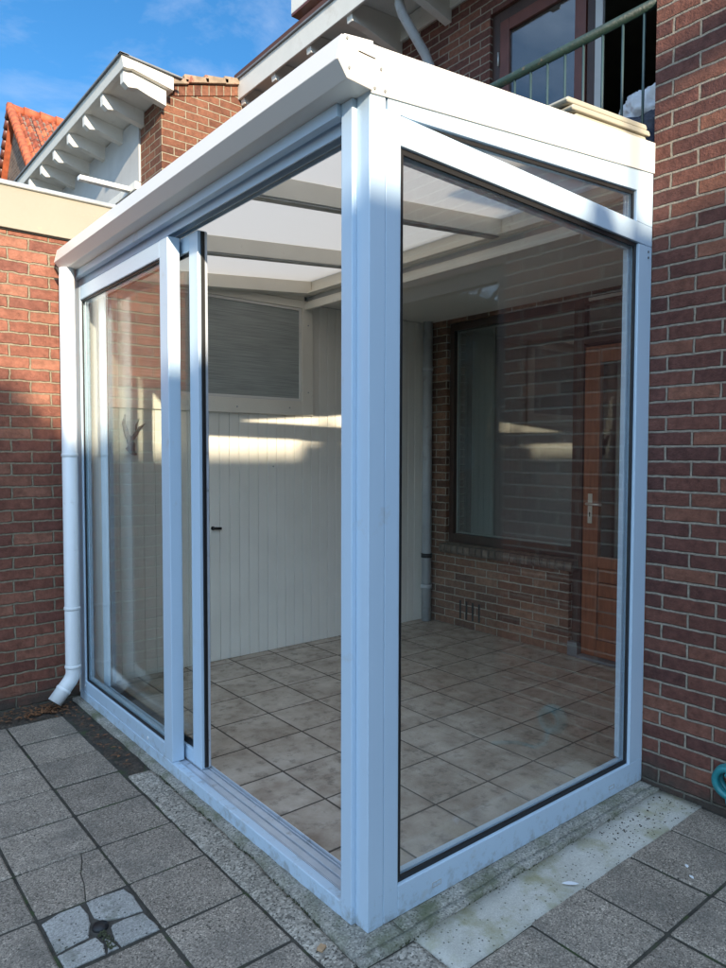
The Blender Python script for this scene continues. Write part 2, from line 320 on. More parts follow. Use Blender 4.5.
# ------------------------------------------------------------ geometry helpers
class MB:
    def __init__(self): self.bm = bmesh.new()
    def box(self, x0, x1, y0, y1, z0, z1):
        vs = [self.bm.verts.new((x, y, z)) for x in (x0, x1) for y in (y0, y1) for z in (z0, z1)]
        for f in ((0, 1, 3, 2), (4, 6, 7, 5), (0, 4, 5, 1), (2, 3, 7, 6), (0, 2, 6, 4), (1, 5, 7, 3)):
            self.bm.faces.new([vs[i] for i in f])
        return self
    def prism(self, pts, axis, a0, a1):
        """polygon pts in the plane across axis, extruded a0..a1. axis 0: (y,z), 1: (x,z), 2: (x,y)"""
        def P(q, a):
            return (a, q[0], q[1]) if axis == 0 else (q[0], a, q[1]) if axis == 1 else (q[0], q[1], a)
        A = [self.bm.verts.new(P(q, a0)) for q in pts]; B = [self.bm.verts.new(P(q, a1)) for q in pts]
        n = len(pts)
        self.bm.faces.new(A); self.bm.faces.new(list(reversed(B)))
        for i in range(n):
            self.bm.faces.new([A[i], B[i], B[(i+1) % n], A[(i+1) % n]])
        return self
    def tube(self, path, r, seg=16, cap=True, radii=None):
        path = [Vector(q) for q in path]; rings = []
        up = None
        for i, q in enumerate(path):
            if i == 0: d = path[1]-path[0]
            elif i == len(path)-1: d = path[-1]-path[-2]
            else: d = (path[i+1]-path[i]).normalized()+(path[i]-path[i-1]).normalized()
            d.normalize()
            if up is None: up = Vector((0, 0, 1)) if abs(d.z) < .9 else Vector((1, 0, 0))
            s = d.cross(up)
            if s.length < 1e-4: up = Vector((0, 1, 0)); s = d.cross(up)
            s.normalize(); t = s.cross(d).normalized(); up = t
            rr = radii[i] if radii else r
            rings.append([self.bm.verts.new(q+(s*math.cos(2*math.pi*k/seg)+t*math.sin(2*math.pi*k/seg))*rr) for k in range(seg)])
        for a, b in zip(rings, rings[1:]):
            for k in range(seg):
                f = self.bm.faces.new([a[k], a[(k+1) % seg], b[(k+1) % seg], b[k]]); f.smooth = True
        if cap:
            self.bm.faces.new(rings[0]); self.bm.faces.new(list(reversed(rings[-1])))
        return self
    def build(self, name, mat, parent=None, bevel=0, loc=None, smooth=False, seg=2):
        bmesh.ops.recalc_face_normals(self.bm, faces=self.bm.faces)
        me = bpy.data.meshes.new(name); self.bm.to_mesh(me); self.bm.free()
        o = bpy.data.objects.new(name, me); COL.objects.link(o)
        if isinstance(mat, str): mat = M[mat]
        me.materials.append(mat)
        if parent: o.parent = parent
        if loc: o.location = loc
        if smooth:
            for q in me.polygons: q.use_smooth = True
        if bevel:
            b = o.modifiers.new('bevel', 'BEVEL'); b.width = bevel; b.segments = seg; b.limit_method = 'ANGLE'; b.angle_limit = rad(35)
        return o
def tag(o, label=None, cat=None, group=None, kind=None):
    if label: o['label'] = label
    if cat: o['category'] = cat
    if group: o['group'] = group
    if kind: o['kind'] = kind
    return o
def empty(name, label, cat, group=None):
    o = bpy.data.objects.new(name, None); COL.objects.link(o); o.empty_display_size = .1
    return tag(o, label, cat, group)
def B(name, mat, parent, *boxes, bevel=0.0):
    m = MB()
    for b in boxes: m.box(*b)
    return m.build(name, mat, parent, bevel)
def rect_frame_x(m, x0, x1, y0, y1, z0, z1, w, wb=None, wt=None):      # frame in a plane of constant x
    wb = wb or w; wt = wt or w
    m.box(x0, x1, y0, y0+w, z0, z1); m.box(x0, x1, y1-w, y1, z0, z1)
    m.box(x0+.0005, x1-.0005, y0+w, y1-w, z0, z0+wb); m.box(x0+.0005, x1-.0005, y0+w, y1-w, z1-wt, z1)
def rect_frame_y(m, y0, y1, x0, x1, z0, z1, w, wb=None, wt=None):
    wb = wb or w; wt = wt or w
    m.box(x0, x0+w, y0, y1, z0, z1); m.box(x1-w, x1, y0, y1, z0, z1)
    m.box(x0+w, x1-w, y0+.0005, y1-.0005, z0, z0+wb); m.box(x0+w, x1-w, y0+.0005, y1-.0005, z1-wt, z1)

W, LY, FX = 1.54, 2.68, 2.86     # right wall plane, panel wall plane, porch facade plane

# ------------------------------------------------------------ ground and paving
m = MB(); m.box(-60, 60, -60, 80, -0.6, -0.05); tag(m.build('ground', 'garden_ground'), kind='structure')

def slab(bm, lay, poly, z0, z1, ch, tint, tilt=(0, 0)):
    cx = sum(q[0] for q in poly)/len(poly); cy = sum(q[1] for q in poly)/len(poly)
    def zz(x, y, z): return z+(x-cx)*tilt[0]+(y-cy)*tilt[1]
    n = len(poly); R0 = []; R1 = []; R2 = []
    for q in poly:
        d = Vector((q[0]-cx, q[1]-cy)); dl = d.length; k = (dl-ch*1.4)/dl
        a = (cx+d.x*k, cy+d.y*k)
        R0.append(bm.verts.new((q[0], q[1], z0)))
        R1.append(bm.verts.new((q[0], q[1], zz(q[0], q[1], z1-ch))))
        R2.append(bm.verts.new((a[0], a[1], zz(a[0], a[1], z1))))
    fs = [bm.faces.new(R2)]
    for i in range(n):
        j = (i+1) % n
        fs.append(bm.faces.new([R0[i], R0[j], R1[j], R1[i]])); fs.append(bm.faces.new([R1[i], R1[j], R2[j], R2[i]]))
    for f in fs:
        for l in f.loops: l[lay] = (tint, tint, tint, 1)
def jrect(x0, x1, y0, y1, g=0.0045, n=5, j=0.0012):
    x0 += g; x1 -= g; y0 += g; y1 -= g; c = 0.005
    pts = []
    cs = [(x0, y0), (x1, y0), (x1, y1), (x0, y1)]
    for a in range(4):
        p, q = Vector(cs[a]), Vector(cs[(a+1) % 4]); d = (q-p).normalized()
        p2 = p+d*c; q2 = q-d*c
        for k in range(n+1):
            u = p2.lerp(q2, k/n); nrm = Vector((-d.y, d.x))
            pts.append(tuple(u+nrm*random.uniform(0, j)))
    return pts
s = 0.281
bm = bmesh.new(); lay = bm.loops.layers.float_color.new('tint')
gx, gy = -0.448, 0.42
for i in range(-12, 1):
    for j in range(-16, 7):
        x0, y0 = gx+i*s, gy+j*s
        if i == -1 and j == 0: continue
        poly = jrect(x0, x0+s, y0, y0+s)
        t = random.uniform(.84, 1.12)
        if i == -1 and j == 1:      # cracked paver: two halves
            ck = [(-.583, .701), (-.560, .789), (-.547, .866), (-.523, .928), (-.510, .982)]
            slab(bm, lay, [(x0+.004, y0+.004)]+[(q[0]-.0015, q[1]+.003) for q in ck[:1]]+[(q[0]-.0015+random.uniform(-.001, .001), q[1]) for q in ck[1:]]+[(x0+.004, y0+s-.004)], -.05, 0.0, .003, t)
            slab(bm, lay, [(ck[0][0]+.0015, ck[0][1]+.003), (x0+s-.004, y0+.004), (x0+s-.004, y0+s-.004)]+[(q[0]+.0015, q[1]) for q in ck[:0:-1]], -.05, -.0015, .003, t*.97)
            continue
        slab(bm, lay, poly, -.05, random.uniform(-.0025, .0015), .004, t, (random.uniform(-.006, .006), random.uniform(-.006, .006)))
# right-hand pavers: rows from y=-.235 downward, between x=-.167 and the house wall
for j in range(0, 14):
    y1 = -0.262-j*s+.0
    ofs = 0.708 if j % 2 == 0 else 0.708
    for i in range(-4, 4):
        x0 = ofs+(i-1)*s*1.01; x1 = x0+s*1.01
        if x0 < -0.16: x0 = -0.163
        if x1 > W-.01: x1 = W-.01
        if x1-x0 < .05: continue
        t = random.uniform(.84, 1.12)
        yt = y1+ (0.035 if (j == 0 and i >= 0) else 0)
        if j == 0 and i == 0: yt = y1+.055
        slab(bm, lay, jrect(x0, x1, y1-s, yt), -.05, random.uniform(-.0025, .0015), .004, t, (random.uniform(-.006, .006), random.uniform(-.006, .006)))
bmesh.ops.recalc_face_normals(bm, faces=bm.faces)
me = bpy.data.meshes.new('patio_paving'); bm.to_mesh(me); bm.free(); me.materials.append(M['paver'])
o = bpy.data.objects.new('patio_paving', me); COL.objects.link(o); tag(o, kind='structure')
m = MB(); m.box(-4.5, W, -5.5, 2.66, -.049, -.0045); tag(m.build('paving_bed', 'joint_sand'), kind='structure')

# broken old paver in four pieces around a drain hole
bm = bmesh.new(); lay = bm.loops.layers.float_color.new('tint')
x0, y0 = gx-s, gy
def R_(pts, t):
    px_ = sum(q[0] for q in pts)/len(pts); py_ = sum(q[1] for q in pts)/len(pts)
    fine = []
    for k in range(len(pts)):
        p_, q_ = Vector(pts[k]), Vector(pts[(k+1) % len(pts)])
        for u in range(4):
            w_ = p_.lerp(q_, u/4); d_ = (w_-Vector((px_, py_)))
            w_ = w_-d_.normalized()*(.0015+random.uniform(0, .0018)); fine.append((w_.x, w_.y))
    slab(bm, lay, fine, -.05, 0.002, .003, t, (random.uniform(-.01, .01), random.uniform(-.01, .01)))
R_([(-.725, .672), (-.669, .692), (-.604, .690), (-.597, .63), (-.606, .582), (-.630, .524), (-.725, .512)], 1.05)
R_([(-.586, .694), (-.536, .695), (-.466, .686), (-.454, .633), (-.460, .540), (-.514, .546), (-.565, .562), (-.592, .600)], 1.0)
R_([(-.560, .535), (-.523, .541), (-.462, .530), (-.452, .447), (-.455, .425), (-.517, .424), (-.571, .424), (-.577, .468), (-.566, .528)], .93)
R_([(-.726, .502), (-.684, .509), (-.613, .512), (-.605, .467), (-.614, .424), (-.680, .424), (-.718, .424), (-.726, .430)], 1.06)
R_([(-.598, .488), (-.582, .466), (-.576, .424), (-.611, .424), (-.603, .449)], .82)
bmesh.ops.recalc_face_normals(bm, faces=bm.faces)
me = bpy.data.meshes.new('broken_paver'); bm.to_mesh(me); bm.free(); me.materials.append(M['old_paver'])
o = bpy.data.objects.new('broken_paver', me); COL.objects.link(o)
tag(o, 'pale square paver cracked into pieces around a small drain hole', 'paving slab')
B('joint_fill', 'old_joint', o, (x0+.003, x0+s-.003, y0+.003, y0+s-.003, -.0485, -.004))
cx, cy = -.589, .549
m = MB(); m.tube([(cx, cy, -.03), (cx, cy, -.001), (cx+.001, cy, .005), (cx+.001, cy, .006), (cx+.001, cy, .002), (cx, cy, -.014), (cx, cy, -.018)], .0, 24, cap=False, radii=[.023, .024, .0225, .019, .017, .016, .0005])
m.tube([(cx-.012, cy-.010, -.004), (cx, cy+.002, .001), (cx+.012, cy+.008, -.003)], .0035, 8)
o = m.build('drain_cap', 'rubber'); tag(o, 'small round black drain cap sunk in the middle of the cracked paver', 'drain cap')

# kerb slab under the frames, rough cast
def rough_box(name, mat, boxes, amp=.004, res=.035, kind='structure', warp=False):
    bm = bmesh.new()
    wx = lambda x, y: x-(.033*min(1, max(0, 1-y/.6))*min(1, max(0, (x+.15)/.09 if x < -.056 else 1)*(1 if x < -.01 else 0)) if warp else 0)
    for (x0, x1, y0, y1, z0, z1) in boxes:
        nx = max(1, int((x1-x0)/res)); ny = max(1, int((y1-y0)/res))
        def V(x, y, z, edge):
            q = Vector((x, y, z)); h = noise.noise(q*14)*amp + noise.noise(q*55)*amp*.5
            if edge: return bm.verts.new((x+noise.noise(q*9+Vector((5, 0, 0)))*amp*1.5, y+noise.noise(q*9+Vector((0, 7, 0)))*amp*1.5, z+h-amp*.6))
            return bm.verts.new((x, y, z+h))
        g = [[V(x0+(x1-x0)*i/nx, y0+(y1-y0)*j/ny, z1, i in (0, nx) or j in (0, ny)) for j in range(ny+1)] for i in range(nx+1)]
        for i in range(nx):
            for j in range(ny): bm.faces.new([g[i][j], g[i+1][j], g[i+1][j+1], g[i][j+1]])
        ring = [g[i][0] for i in range(nx+1)]+[g[nx][j] for j in range(1, ny+1)]+[g[i][ny] for i in range(nx-1, -1, -1)]+[g[0][j] for j in range(ny-1, 0, -1)]
        low = [bm.verts.new((v.co.x, v.co.y, z0)) for v in ring]
        for k in range(len(ring)):
            kk = (k+1) % len(ring); bm.faces.new([ring[k], low[k], low[kk], ring[kk]])
    for v_ in bm.verts: v_.co.x = wx(v_.co.x, v_.co.y)
    bmesh.ops.recalc_face_normals(bm, faces=bm.faces)
    me = bpy.data.meshes.new(name); bm.to_mesh(me); bm.free(); me.materials.append(M[mat])
    for q in me.polygons: q.use_smooth = True
    o = bpy.data.objects.new(name, me); COL.objects.link(o); o['kind'] = kind
    return o
rough_box('kerb_slab', 'kerb_concrete', [(-.052, .10, -.05, 2.60, -.05, .014), (-.052, W-.005, -.082, -.0505, -.05, .0138), (.101, W-.005, -.05, .07, -.05, .0138)], amp=.0035, res=.02, warp=True)
rough_box('aggregate_strip', 'aggregate', [(-.163, -.056, -.06, 1.46, -.05, .003), (-.163, .10, -.262, -.061-.03, -.05, .002)], amp=.004, res=.015, warp=True)
rough_box('screed_strip', 'screed', [(.105, W-.005, -.262, -.086, -.05, .005)], amp=.002, res=.05)
rough_box('soil_strip', 'soil', [(-.163, -.054, 1.463, 2.62, -.05, -.002), (-4.5, -.166, 2.39, 2.66, -.05, .004)], amp=.016, res=.014)

# interior floor
bm = bmesh.new(); lay = bm.loops.layers.float_color.new('tint')
ts = 0.3135
for i in range(-3, 9):
    for j in range(-2, 9):
        x0, x1 = .674+i*ts, .674+(i+1)*ts; y0, y1 = .390+j*ts, .390+(j+1)*ts
        x0, x1 = max(x0, .10), min(x1, FX); y0, y1 = max(y0, .07), min(y1, LY)
        if x1-x0 < .03 or y1-y0 < .03: continue
        g = .005
        slab(bm, lay, [(x0+g, y0+g), (x1-g, y0+g), (x1-g, y1-g), (x0+g, y1-g)], .0, .030+random.uniform(-.0003, .0003), .0008, random.random())
bmesh.ops.recalc_face_normals(bm, faces=bm.faces)
me = bpy.data.meshes.new('tiled_floor'); bm.to_mesh(me); bm.free(); me.materials.append(M['floor_tile'])
o = bpy.data.objects.new('tiled_floor', me); COL.objects.link(o); tag(o, kind='structure')
m = MB(); m.box(.1005, FX, .0705, LY, -.05, .0288); tag(m.build('floor_screed', 'grout'), kind='structure')

# ------------------------------------------------------------ conservatory
C = empty('conservatory', 'white framed glass lean-to conservatory in the corner between two brick walls', 'conservatory')
WP = 'white_paint'
# corner post with groove
m = MB()
m.box(0, .0590, 0, .0575, .015, 2.46); m.box(.0610, .118, .0005, .0575, .015, 2.40)
m.box(.055, .065, .004, .055, .03, 2.40)
m.build('corner_post', 'frame_paint_sky_tint', C, .002)
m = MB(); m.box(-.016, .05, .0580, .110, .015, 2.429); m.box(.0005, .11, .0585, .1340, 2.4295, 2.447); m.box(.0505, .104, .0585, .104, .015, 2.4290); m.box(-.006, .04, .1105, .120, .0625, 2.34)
m.build('door_jamb', 'frame_paint_sky_tint', C, .003)
# fixed front window: frame
m = MB()
m.box(.1185, W-.002, .0, .062, .015, .112)                    # bottom rail
m.box(1.436, W-.002, .0, .062, .1125, 2.284)                 # right stile
_tl = lambda x: 2.313-.0195*(x-.13)
_tu = lambda x: 2.397-.0215*(x-.13)
m.prism([(.1185, _tl(.1185)), (W-.002, _tl(W)), (W-.002, _tu(W)), (.1185, _tu(.1185))], 1, .0, .062)   # transom
m.box(.1185, .124, .006, .058, .1125, 2.311)
fw = m.build('fixed_window', 'frame_paint_sky_tint', C, .0025)
m = MB()
def gas(m, x0, x1, z0, z1, y0, y1, w):
    m.box(x0, x1, y0, y1, z0, z0+w); m.box(x0, x1, y0, y1, z1-w, z1)
    m.box(x0, x0+w, y0, y1, z0+w, z1-w); m.box(x1-w, x1, y0, y1, z0+w, z1-w)
m.box(.1245, 1.4355, .012, .020, .1125, .1285); m.box(.1245, .1385, .012, .020, .129, 2.296); m.box(1.4195, 1.4355, .012, .020, .129, 2.271)
m.prism([(.1245, _tl(.1245)-.017), (1.4355, _tl(1.4355)-.017), (1.4355, _tl(1.4355)-.0005), (.1245, _tl(.1245)-.0005)], 1, .012, .020)
m.build('gasket', 'rubber', fw)
m = MB(); m.box(.1245, 1.4355, .0365, .058, .1125, .1235); m.box(.1245, .1405, .0365, .058, .135, 2.29); m.box(1.4135, 1.4355, .0365, .058, .135, 2.265)
m.prism([(.1245, _tl(.1245)-.022), (1.4355, _tl(1.4355)-.022), (1.4355, _tl(1.4355)-.0005), (.1245, _tl(.1245)-.0005)], 1, .0365, .058); m.build('glazing_bead', 'frame_paint_sky_tint', fw, .002)
B('glass_pane', 'glass', fw, (.128, 1.432, .0205, .0265, .116, 2.283))
for xx in (.285, 1.30):
    m = MB()
    m.box(xx-.020, xx+.020, -.0015, -.0001, .047, .049); m.box(xx-.020, xx+.020, -.0015, -.0001, .061, .063)
    m.box(xx-.020, xx-.018, -.0015, -.0001, .049, .061); m.box(xx+.018, xx+.020, -.0015, -.0001, .049, .061)
    m.build('drain_slot', 'grey_board', fw)
# triangular light above the transom
zb = lambda x: 2.397+.0745*(x-.13)
m = MB()
m.prism([(.0675, 2.4005), (.134, 2.3855), (1.50, 2.3855), (W-.002, 2.3855), (W-.002, 2.588), (.0675, 2.449)], 1, .0003, .0005)
m.bm.free()
m = MB()
m.prism([(.0675, 2.4005), (.15, 2.3985), (1.412, zb(1.412)), (1.412, _tu(1.412)+.0005), (W-.002, _tu(W)+.0005), (W-.002, 2.59), (.0675, 2.447)], 1, .0, .062)
tw = m.build('upper_window', 'frame_paint_sky_tint', C, .002)
m = MB(); 
m.prism([(.19, 2.3975), (1.411, zb(1.411)-.001), (1.411, zb(1.411)-.014), (.40, 2.403)], 1, .012, .02)
m.box(1.400, 1.4115, .012, .020, 2.371, zb(1.4)-.014)
m.build('gasket', 'rubber', tw)
m = MB(); m.prism([(.17, _tu(.17)), (1.408, _tu(1.408)+.001), (1.408, zb(1.408)-.003), (.20, 2.398)], 1, .0205, .0265); m.build('glass_pane', 'glass', tw)
# fascia on the side: sloping board, with the gutter end profile
m = MB()
m.prism([(-.001, 2.423), (W-.001, 2.578+.01), (W-.001, 2.712), (.03, 2.558), (-.001, 2.556)], 1, -.006, -.001)
f = m.build('fascia_board', WP, C, .0015)
m = MB()
m.prism([(-.125, 2.470), (-.092, 2.427), (-.0015, 2.423), (-.0015, 2.557), (-.103, 2.540)], 1, -.018, -.012)
m.build('gutter_end_cap', WP, C, .003)
m = MB(); m.box(-.055, .005, -.0195, -.018, 2.5085, 2.5115)
o = m.build('slot', 'dark_gap', f); o.rotation_euler = (0, 0, 0)
for (xx, zz) in ((.035, 2.497), (.012, 2.438), (-.088, 2.455), (-.095, 2.530), (.05, 2.442)):
    m = MB(); m.tube([(xx, -.0055, zz), (xx, -.0215 if xx < 0 else -.0095, zz)], .0045, 10); m.build('screw', 'coping_metal', f)
# gutter along the front
m = MB()
m.prism([(-.125, 2.470), (-.088, 2.430), (-.004, 2.430), (-.004, 2.446), (-.085, 2.446), (-.110, 2.475), (-.098, 2.532), (-.098, 2.540), (-.108, 2.540)], 1, -.0115, 2.56)
m.box(-.004, .0, -.0115, 2.56, 2.43, 2.54)
m.prism([(-.125, 2.470), (-.088, 2.430), (.0, 2.430), (.0, 2.54), (-.108, 2.540)], 1, 2.5605, 2.566)
g_ = m.build('gutter', WP, C, .002)
# header beam above the doors, layered profiles
m = MB()
m.box(.0005, .110, .1345, 2.60, 2.405, 2.447); m.box(-.030, .0, .111, 2.585, 2.392, 2.4295)
m.box(.012, .018, .1110, 2.585, 2.362, 2.405); m.box(.060, .064, .1110, 2.585, 2.372, 2.405); m.box(.104, .110, .1110, 2.585, 2.385, 2.405)
m.build('header_track', 'frame_paint_sky_tint', C, .0015)
m = MB(); m.box(.019, .0595, .136, 2.584, 2.398, 2.4045); m.box(.0645, .1035, .136, 2.584, 2.396, 2.4045); m.build('track_shadow_strip', 'coping_metal', C)
# far jamb
B('door_jamb', WP, C, (-.004, .110, 2.588, 2.655, .03, 2.404), bevel=.002)
# threshold track
m = MB(); m.box(-.014, .020, .1110, 2.587, .010, .062)
m.build('threshold_sill', 'frame_paint_sky_tint', C, .003)
m = MB()
m.box(.0205, .112, .1110, 2.587, .030, .042)
m.box(.030, .056, .1110, 2.587, .042, .057); m.box(.062, .088, .1110, 2.587, .042, .0585)
for xx in (.022, .095, .106): m.box(xx, xx+.004, .1110, 2.587, .042, .060 if xx not in (.106,) else .066)
m.build('threshold_track', 'aluminium', C, .001)
# outer (closed) door leaf
m = MB(); rect_frame_x(m, -.012, .044, 1.328, 2.584, .0625, 2.345, .086, wb=.064, wt=.075)
d1 = m.build('fixed_door', 'frame_paint_sky_tint', C, .0035)
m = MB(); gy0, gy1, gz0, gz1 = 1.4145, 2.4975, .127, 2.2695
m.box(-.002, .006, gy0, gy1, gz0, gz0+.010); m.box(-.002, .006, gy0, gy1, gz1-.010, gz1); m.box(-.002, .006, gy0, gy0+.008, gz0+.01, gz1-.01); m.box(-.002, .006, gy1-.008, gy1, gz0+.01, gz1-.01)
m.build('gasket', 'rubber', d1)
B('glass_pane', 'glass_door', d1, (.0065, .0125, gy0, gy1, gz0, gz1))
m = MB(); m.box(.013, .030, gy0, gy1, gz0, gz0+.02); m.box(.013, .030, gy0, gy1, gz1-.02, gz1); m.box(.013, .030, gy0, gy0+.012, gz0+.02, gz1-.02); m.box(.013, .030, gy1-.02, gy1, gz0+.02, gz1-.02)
m.build('glazing_bead', 'frame_paint_sky_tint', d1, .0015)
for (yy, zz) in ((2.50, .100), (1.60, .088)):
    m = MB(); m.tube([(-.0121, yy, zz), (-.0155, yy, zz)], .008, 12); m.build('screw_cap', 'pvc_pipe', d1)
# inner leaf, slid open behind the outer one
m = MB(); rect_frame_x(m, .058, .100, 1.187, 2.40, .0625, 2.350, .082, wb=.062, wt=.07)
d2 = m.build('sliding_door', 'frame_paint_sky_tint', C, .003)
m = MB(); m.box(.0715, .0865, 1.1785, 1.1865, .07, 2.345); m.build('brush_seal', 'rubber', d2)
B('edge_strip', 'aluminium', d2, (.088, .099, 1.181, 1.1865, .07, 2.345))
m = MB(); gy0, gy1, gz0, gz1 = 1.2695, 2.3175, .125, 2.279
m.box(.068, .074, gy0, gy1, gz0, gz0+.03); m.box(.068, .074, gy0, gy1, gz1-.012, gz1); m.box(.068, .074, gy0, gy0+.008, gz0+.03, gz1-.012); m.box(.068, .074, gy1-.008, gy1, gz0+.03, gz1-.012)
m.build('gasket', 'rubber', d2)
B('glass_pane', 'glass_door', d2, (.0745, .0805, gy0, gy1, gz0, gz1))
# roof: rafters, wall plate, opal sheets
rz = lambda x: 2.492+.088*x         # underside of sheet
XR = 1.60
def rafter(y0, y1):
    m = MB(); m.prism([(.0, rz(.0)-.082), (XR, rz(XR)-.086), (XR, rz(XR)), (.0, rz(0))], 1, y0, y1)
    m.box(.10, XR, y0+.012, y1-.012, rz(0)-.2, rz(0)-.19) if False else None
    r_ = m.build('roof_rafter', 'rafter_white', C, .002)
    m = MB(); m.prism([(.11, rz(.11)-.0835-.006), (XR-.01, rz(XR)-.0865-.006), (XR-.01, rz(XR)-.0866), (.11, rz(.11)-.0826)], 1, y0+.008, y1-.008)
    m.build('underside_seal', 'coping_metal', r_)
for yc in (.885, 1.770): rafter(yc-.03, yc+.03)
m = MB(); m.prism([(.135, 2.4475), (W-.01, 2.59), (W-.01, rz(W)), (.0, rz(0)), (.0, 2.4475)], 1, .001, .062); m.build('end_rafter', 'rafter_white', C, .002)
m = MB(); m.prism([(.0, rz(0)-.08), (XR, rz(XR)-.085), (XR, rz(XR)), (.0, rz(0))], 1, 2.56, LY-.003); m.build('end_rafter', 'rafter_white', C, .002)
m = MB(); m.prism([(.111, 2.44), (1.10, 2.48), (XR, 2.50), (XR, rz(XR)), (.111, rz(.111))], 1, .0, .0)
m.bm.free()
B('wall_plate', 'rafter_white', C, (XR+.001, XR+.06, .065, LY-.004, 2.545, 2.665), (XR-.03, XR, .065, LY-.004, 2.548, 2.556), bevel=.003)
B('wall_trim', 'rafter_white', C, (XR+.001, XR+.03, .065, LY-.004, 2.448, 2.498), bevel=.002)
ys = [(.002, .875), (.895, 1.76), (1.78, LY-.01)]
for (a, b_) in ys:
    m = MB(); m.prism([(.0, rz(0)+.0005), (XR+.05, rz(XR+.05)+.0005), (XR+.05, rz(XR+.05)+.0165), (.0, rz(0)+.0165)], 1, a, b_); m.build('roof_sheet', 'opal_sheet', C)
for yc in (.885, 1.77):
    m = MB(); m.prism([(.0, rz(0)+.0005), (XR+.05, rz(XR+.05)+.0005), (XR+.05, rz(XR+.05)+.026), (.0, rz(0)+.026)], 1, yc-.0098, yc+.0098); m.build('glazing_cap', WP, C)

# panelled side wall of the conservatory, with its high window
PW = empty('panelled_wall', 'white vertical boarded wall with a high grey window inside the conservatory', 'panel wall')
PW.location = (0, 0, 0)
m = MB(); x = .112; k = 0
while x < FX-.01:
    x1 = min(x+.0735, FX-.002)
    if x1 <= 1.66 and x >= .10:  m.box(x+.0012, x1-.0012, LY-.012, LY, .031, 1.70)
    elif x >= 1.60: m.box(x+.0012, x1-.0012, LY-.012, LY, .031, 2.60 if x < 1.6 else 2.495)
    else: m.box(x+.0012, x1-.0012, LY-.012, LY, .031, 1.70)
    x = x1+.0008
m.build('boarding', 'white_panel', PW, .0022, seg=1)
B('backing_board', 'grey_board', PW, (.0, FX, LY+.0005, LY+.03, .0, 2.66))
B('top_beam', 'rafter_white', PW, (.111, XR, LY-.03, LY-.0005, 2.515, 2.64), bevel=.002)
m = MB(); rect_frame_y(m, LY-.034, LY-.004, .14, 1.675, 1.695, 2.512, .095, wb=.10, wt=.055)
wf = m.build('window_frame', 'rafter_white', PW, .002)
m = MB(); rect_frame_y(m, LY-.028, LY-.010, .236, 1.579, 1.796, 2.456, .018); m.build('glazing_bead', WP, wf, .002)
B('pane', 'screen_pane', wf, (.254, 1.561, LY-.018, LY-.012, 1.814, 2.438))
B('seal', 'rubber', wf, (.236, 1.579, LY-.0115, LY-.009, 1.796, 2.456))
for (xx, zz) in ((1.63, 2.34), (1.63, 1.86), (1.05, 1.735), (1.47, 1.745), (.62, 1.735), (1.12, 2.57)):
    m = MB(); m.tube([(xx, LY-.0305 if zz > 2.5 else LY-.0345, zz), (xx, LY-.038, zz)], .005, 10); m.build('screw', 'coping_metal', PW)
m = MB(); m.tube([(1.345, LY-.013, 1.33), (1.345, LY-.018, 1.33)], .005, 10); m.build('screw', 'coping_metal', PW)
for zz in (2.262, 2.238):
    m = MB(); m.tube([(1.508, -.0002, zz), (1.508, -.003, zz)], .005, 10); m.build('screw', 'lead', fw)
# hook and antler on that wall
m = MB(); m.tube([(.875, LY-.012, .925), (.875, LY-.02, .925)], .013, 12); m.tube([(.875, LY-.02, .925), (.895, LY-.028, .924), (.93, LY-.03, .922)], .009, 10)
tag(m.build('wall_hook', 'antler'), 'small black hook sticking out of the white boarding beside the sliding door', 'hook')
m = MB(); y = LY-.03
m.tube([(.345, y+.015, 1.425), (.325, y, 1.44), (.33, y, 1.475), (.30, y-.01, 1.53), (.275, y-.02, 1.60), (.285, y-.02, 1.655)], 0, 10, radii=[.014, .024, .021, .016, .012, .004])
m.tube([(.315, y, 1.49), (.345, y-.02, 1.53), (.37, y-.03, 1.575), (.40, y-.035, 1.60)], 0, 10, radii=[.015, .013, .009, .003])
m.tube([(.35, y-.02, 1.54), (.345, y-.04, 1.59), (.36, y-.05, 1.63)], 0, 8, radii=[.008, .006, .002])
m.tube([(.36, y+.01, 1.415), (.335, y, 1.425), (.30, y+.01, 1.455)], 0, 10, radii=[.008, .017, .008])
tag(m.build('antler', 'antler'), 'small dark forked antler hanging on the white boarding behind the closed door', 'antler')

# ------------------------------------------------------------ downpipe at the left end
m = MB(); px, py = -.078, 2.50
m.tube([(px, py, 2.43), (px, py, .185), (px-.006, py, .165), (px-.018, py, .145), (px-.105, py-.012, .045)], .040, 24)
dp = m.build('downpipe', 'pvc_pipe'); tag(dp, 'white round downpipe with a kicked outlet, between the red brick wall and the glass door', 'drainpipe')
for zz in (1.40, .545, .215):
    m = MB(); m.tube([(px, py, zz), (px, py, zz+.004), (px, py, zz+.016), (px, py, zz+.020)], 0, 24, radii=[.0402, .0435, .0435, .0402]); m.build('pipe_collar', 'pvc_pipe', dp)
m = MB()
a = Vector((px-.105, py-.012, .045)); d = Vector((-.087, -.012, -.10)).normalized()
m.tube([a-d*.085, a-d*.082, a-d*.070, a-d*.067], 0, 24, radii=[.0402, .043, .043, .0402]); m.build('pipe_collar', 'pvc_pipe', dp)
m = MB(); m.tube([a+d*.0003, a+d*.0010], .0345, 24); m.build('pipe_mouth', 'dark_gap', dp)
m = MB(); m.prism([(-.135, 2.428), (-.10, 2.4295), (-.10, 2.37), (-.12, 2.40)], 1, 2.50, 2.53); m.build('pipe_bracket', 'rubber', dp)

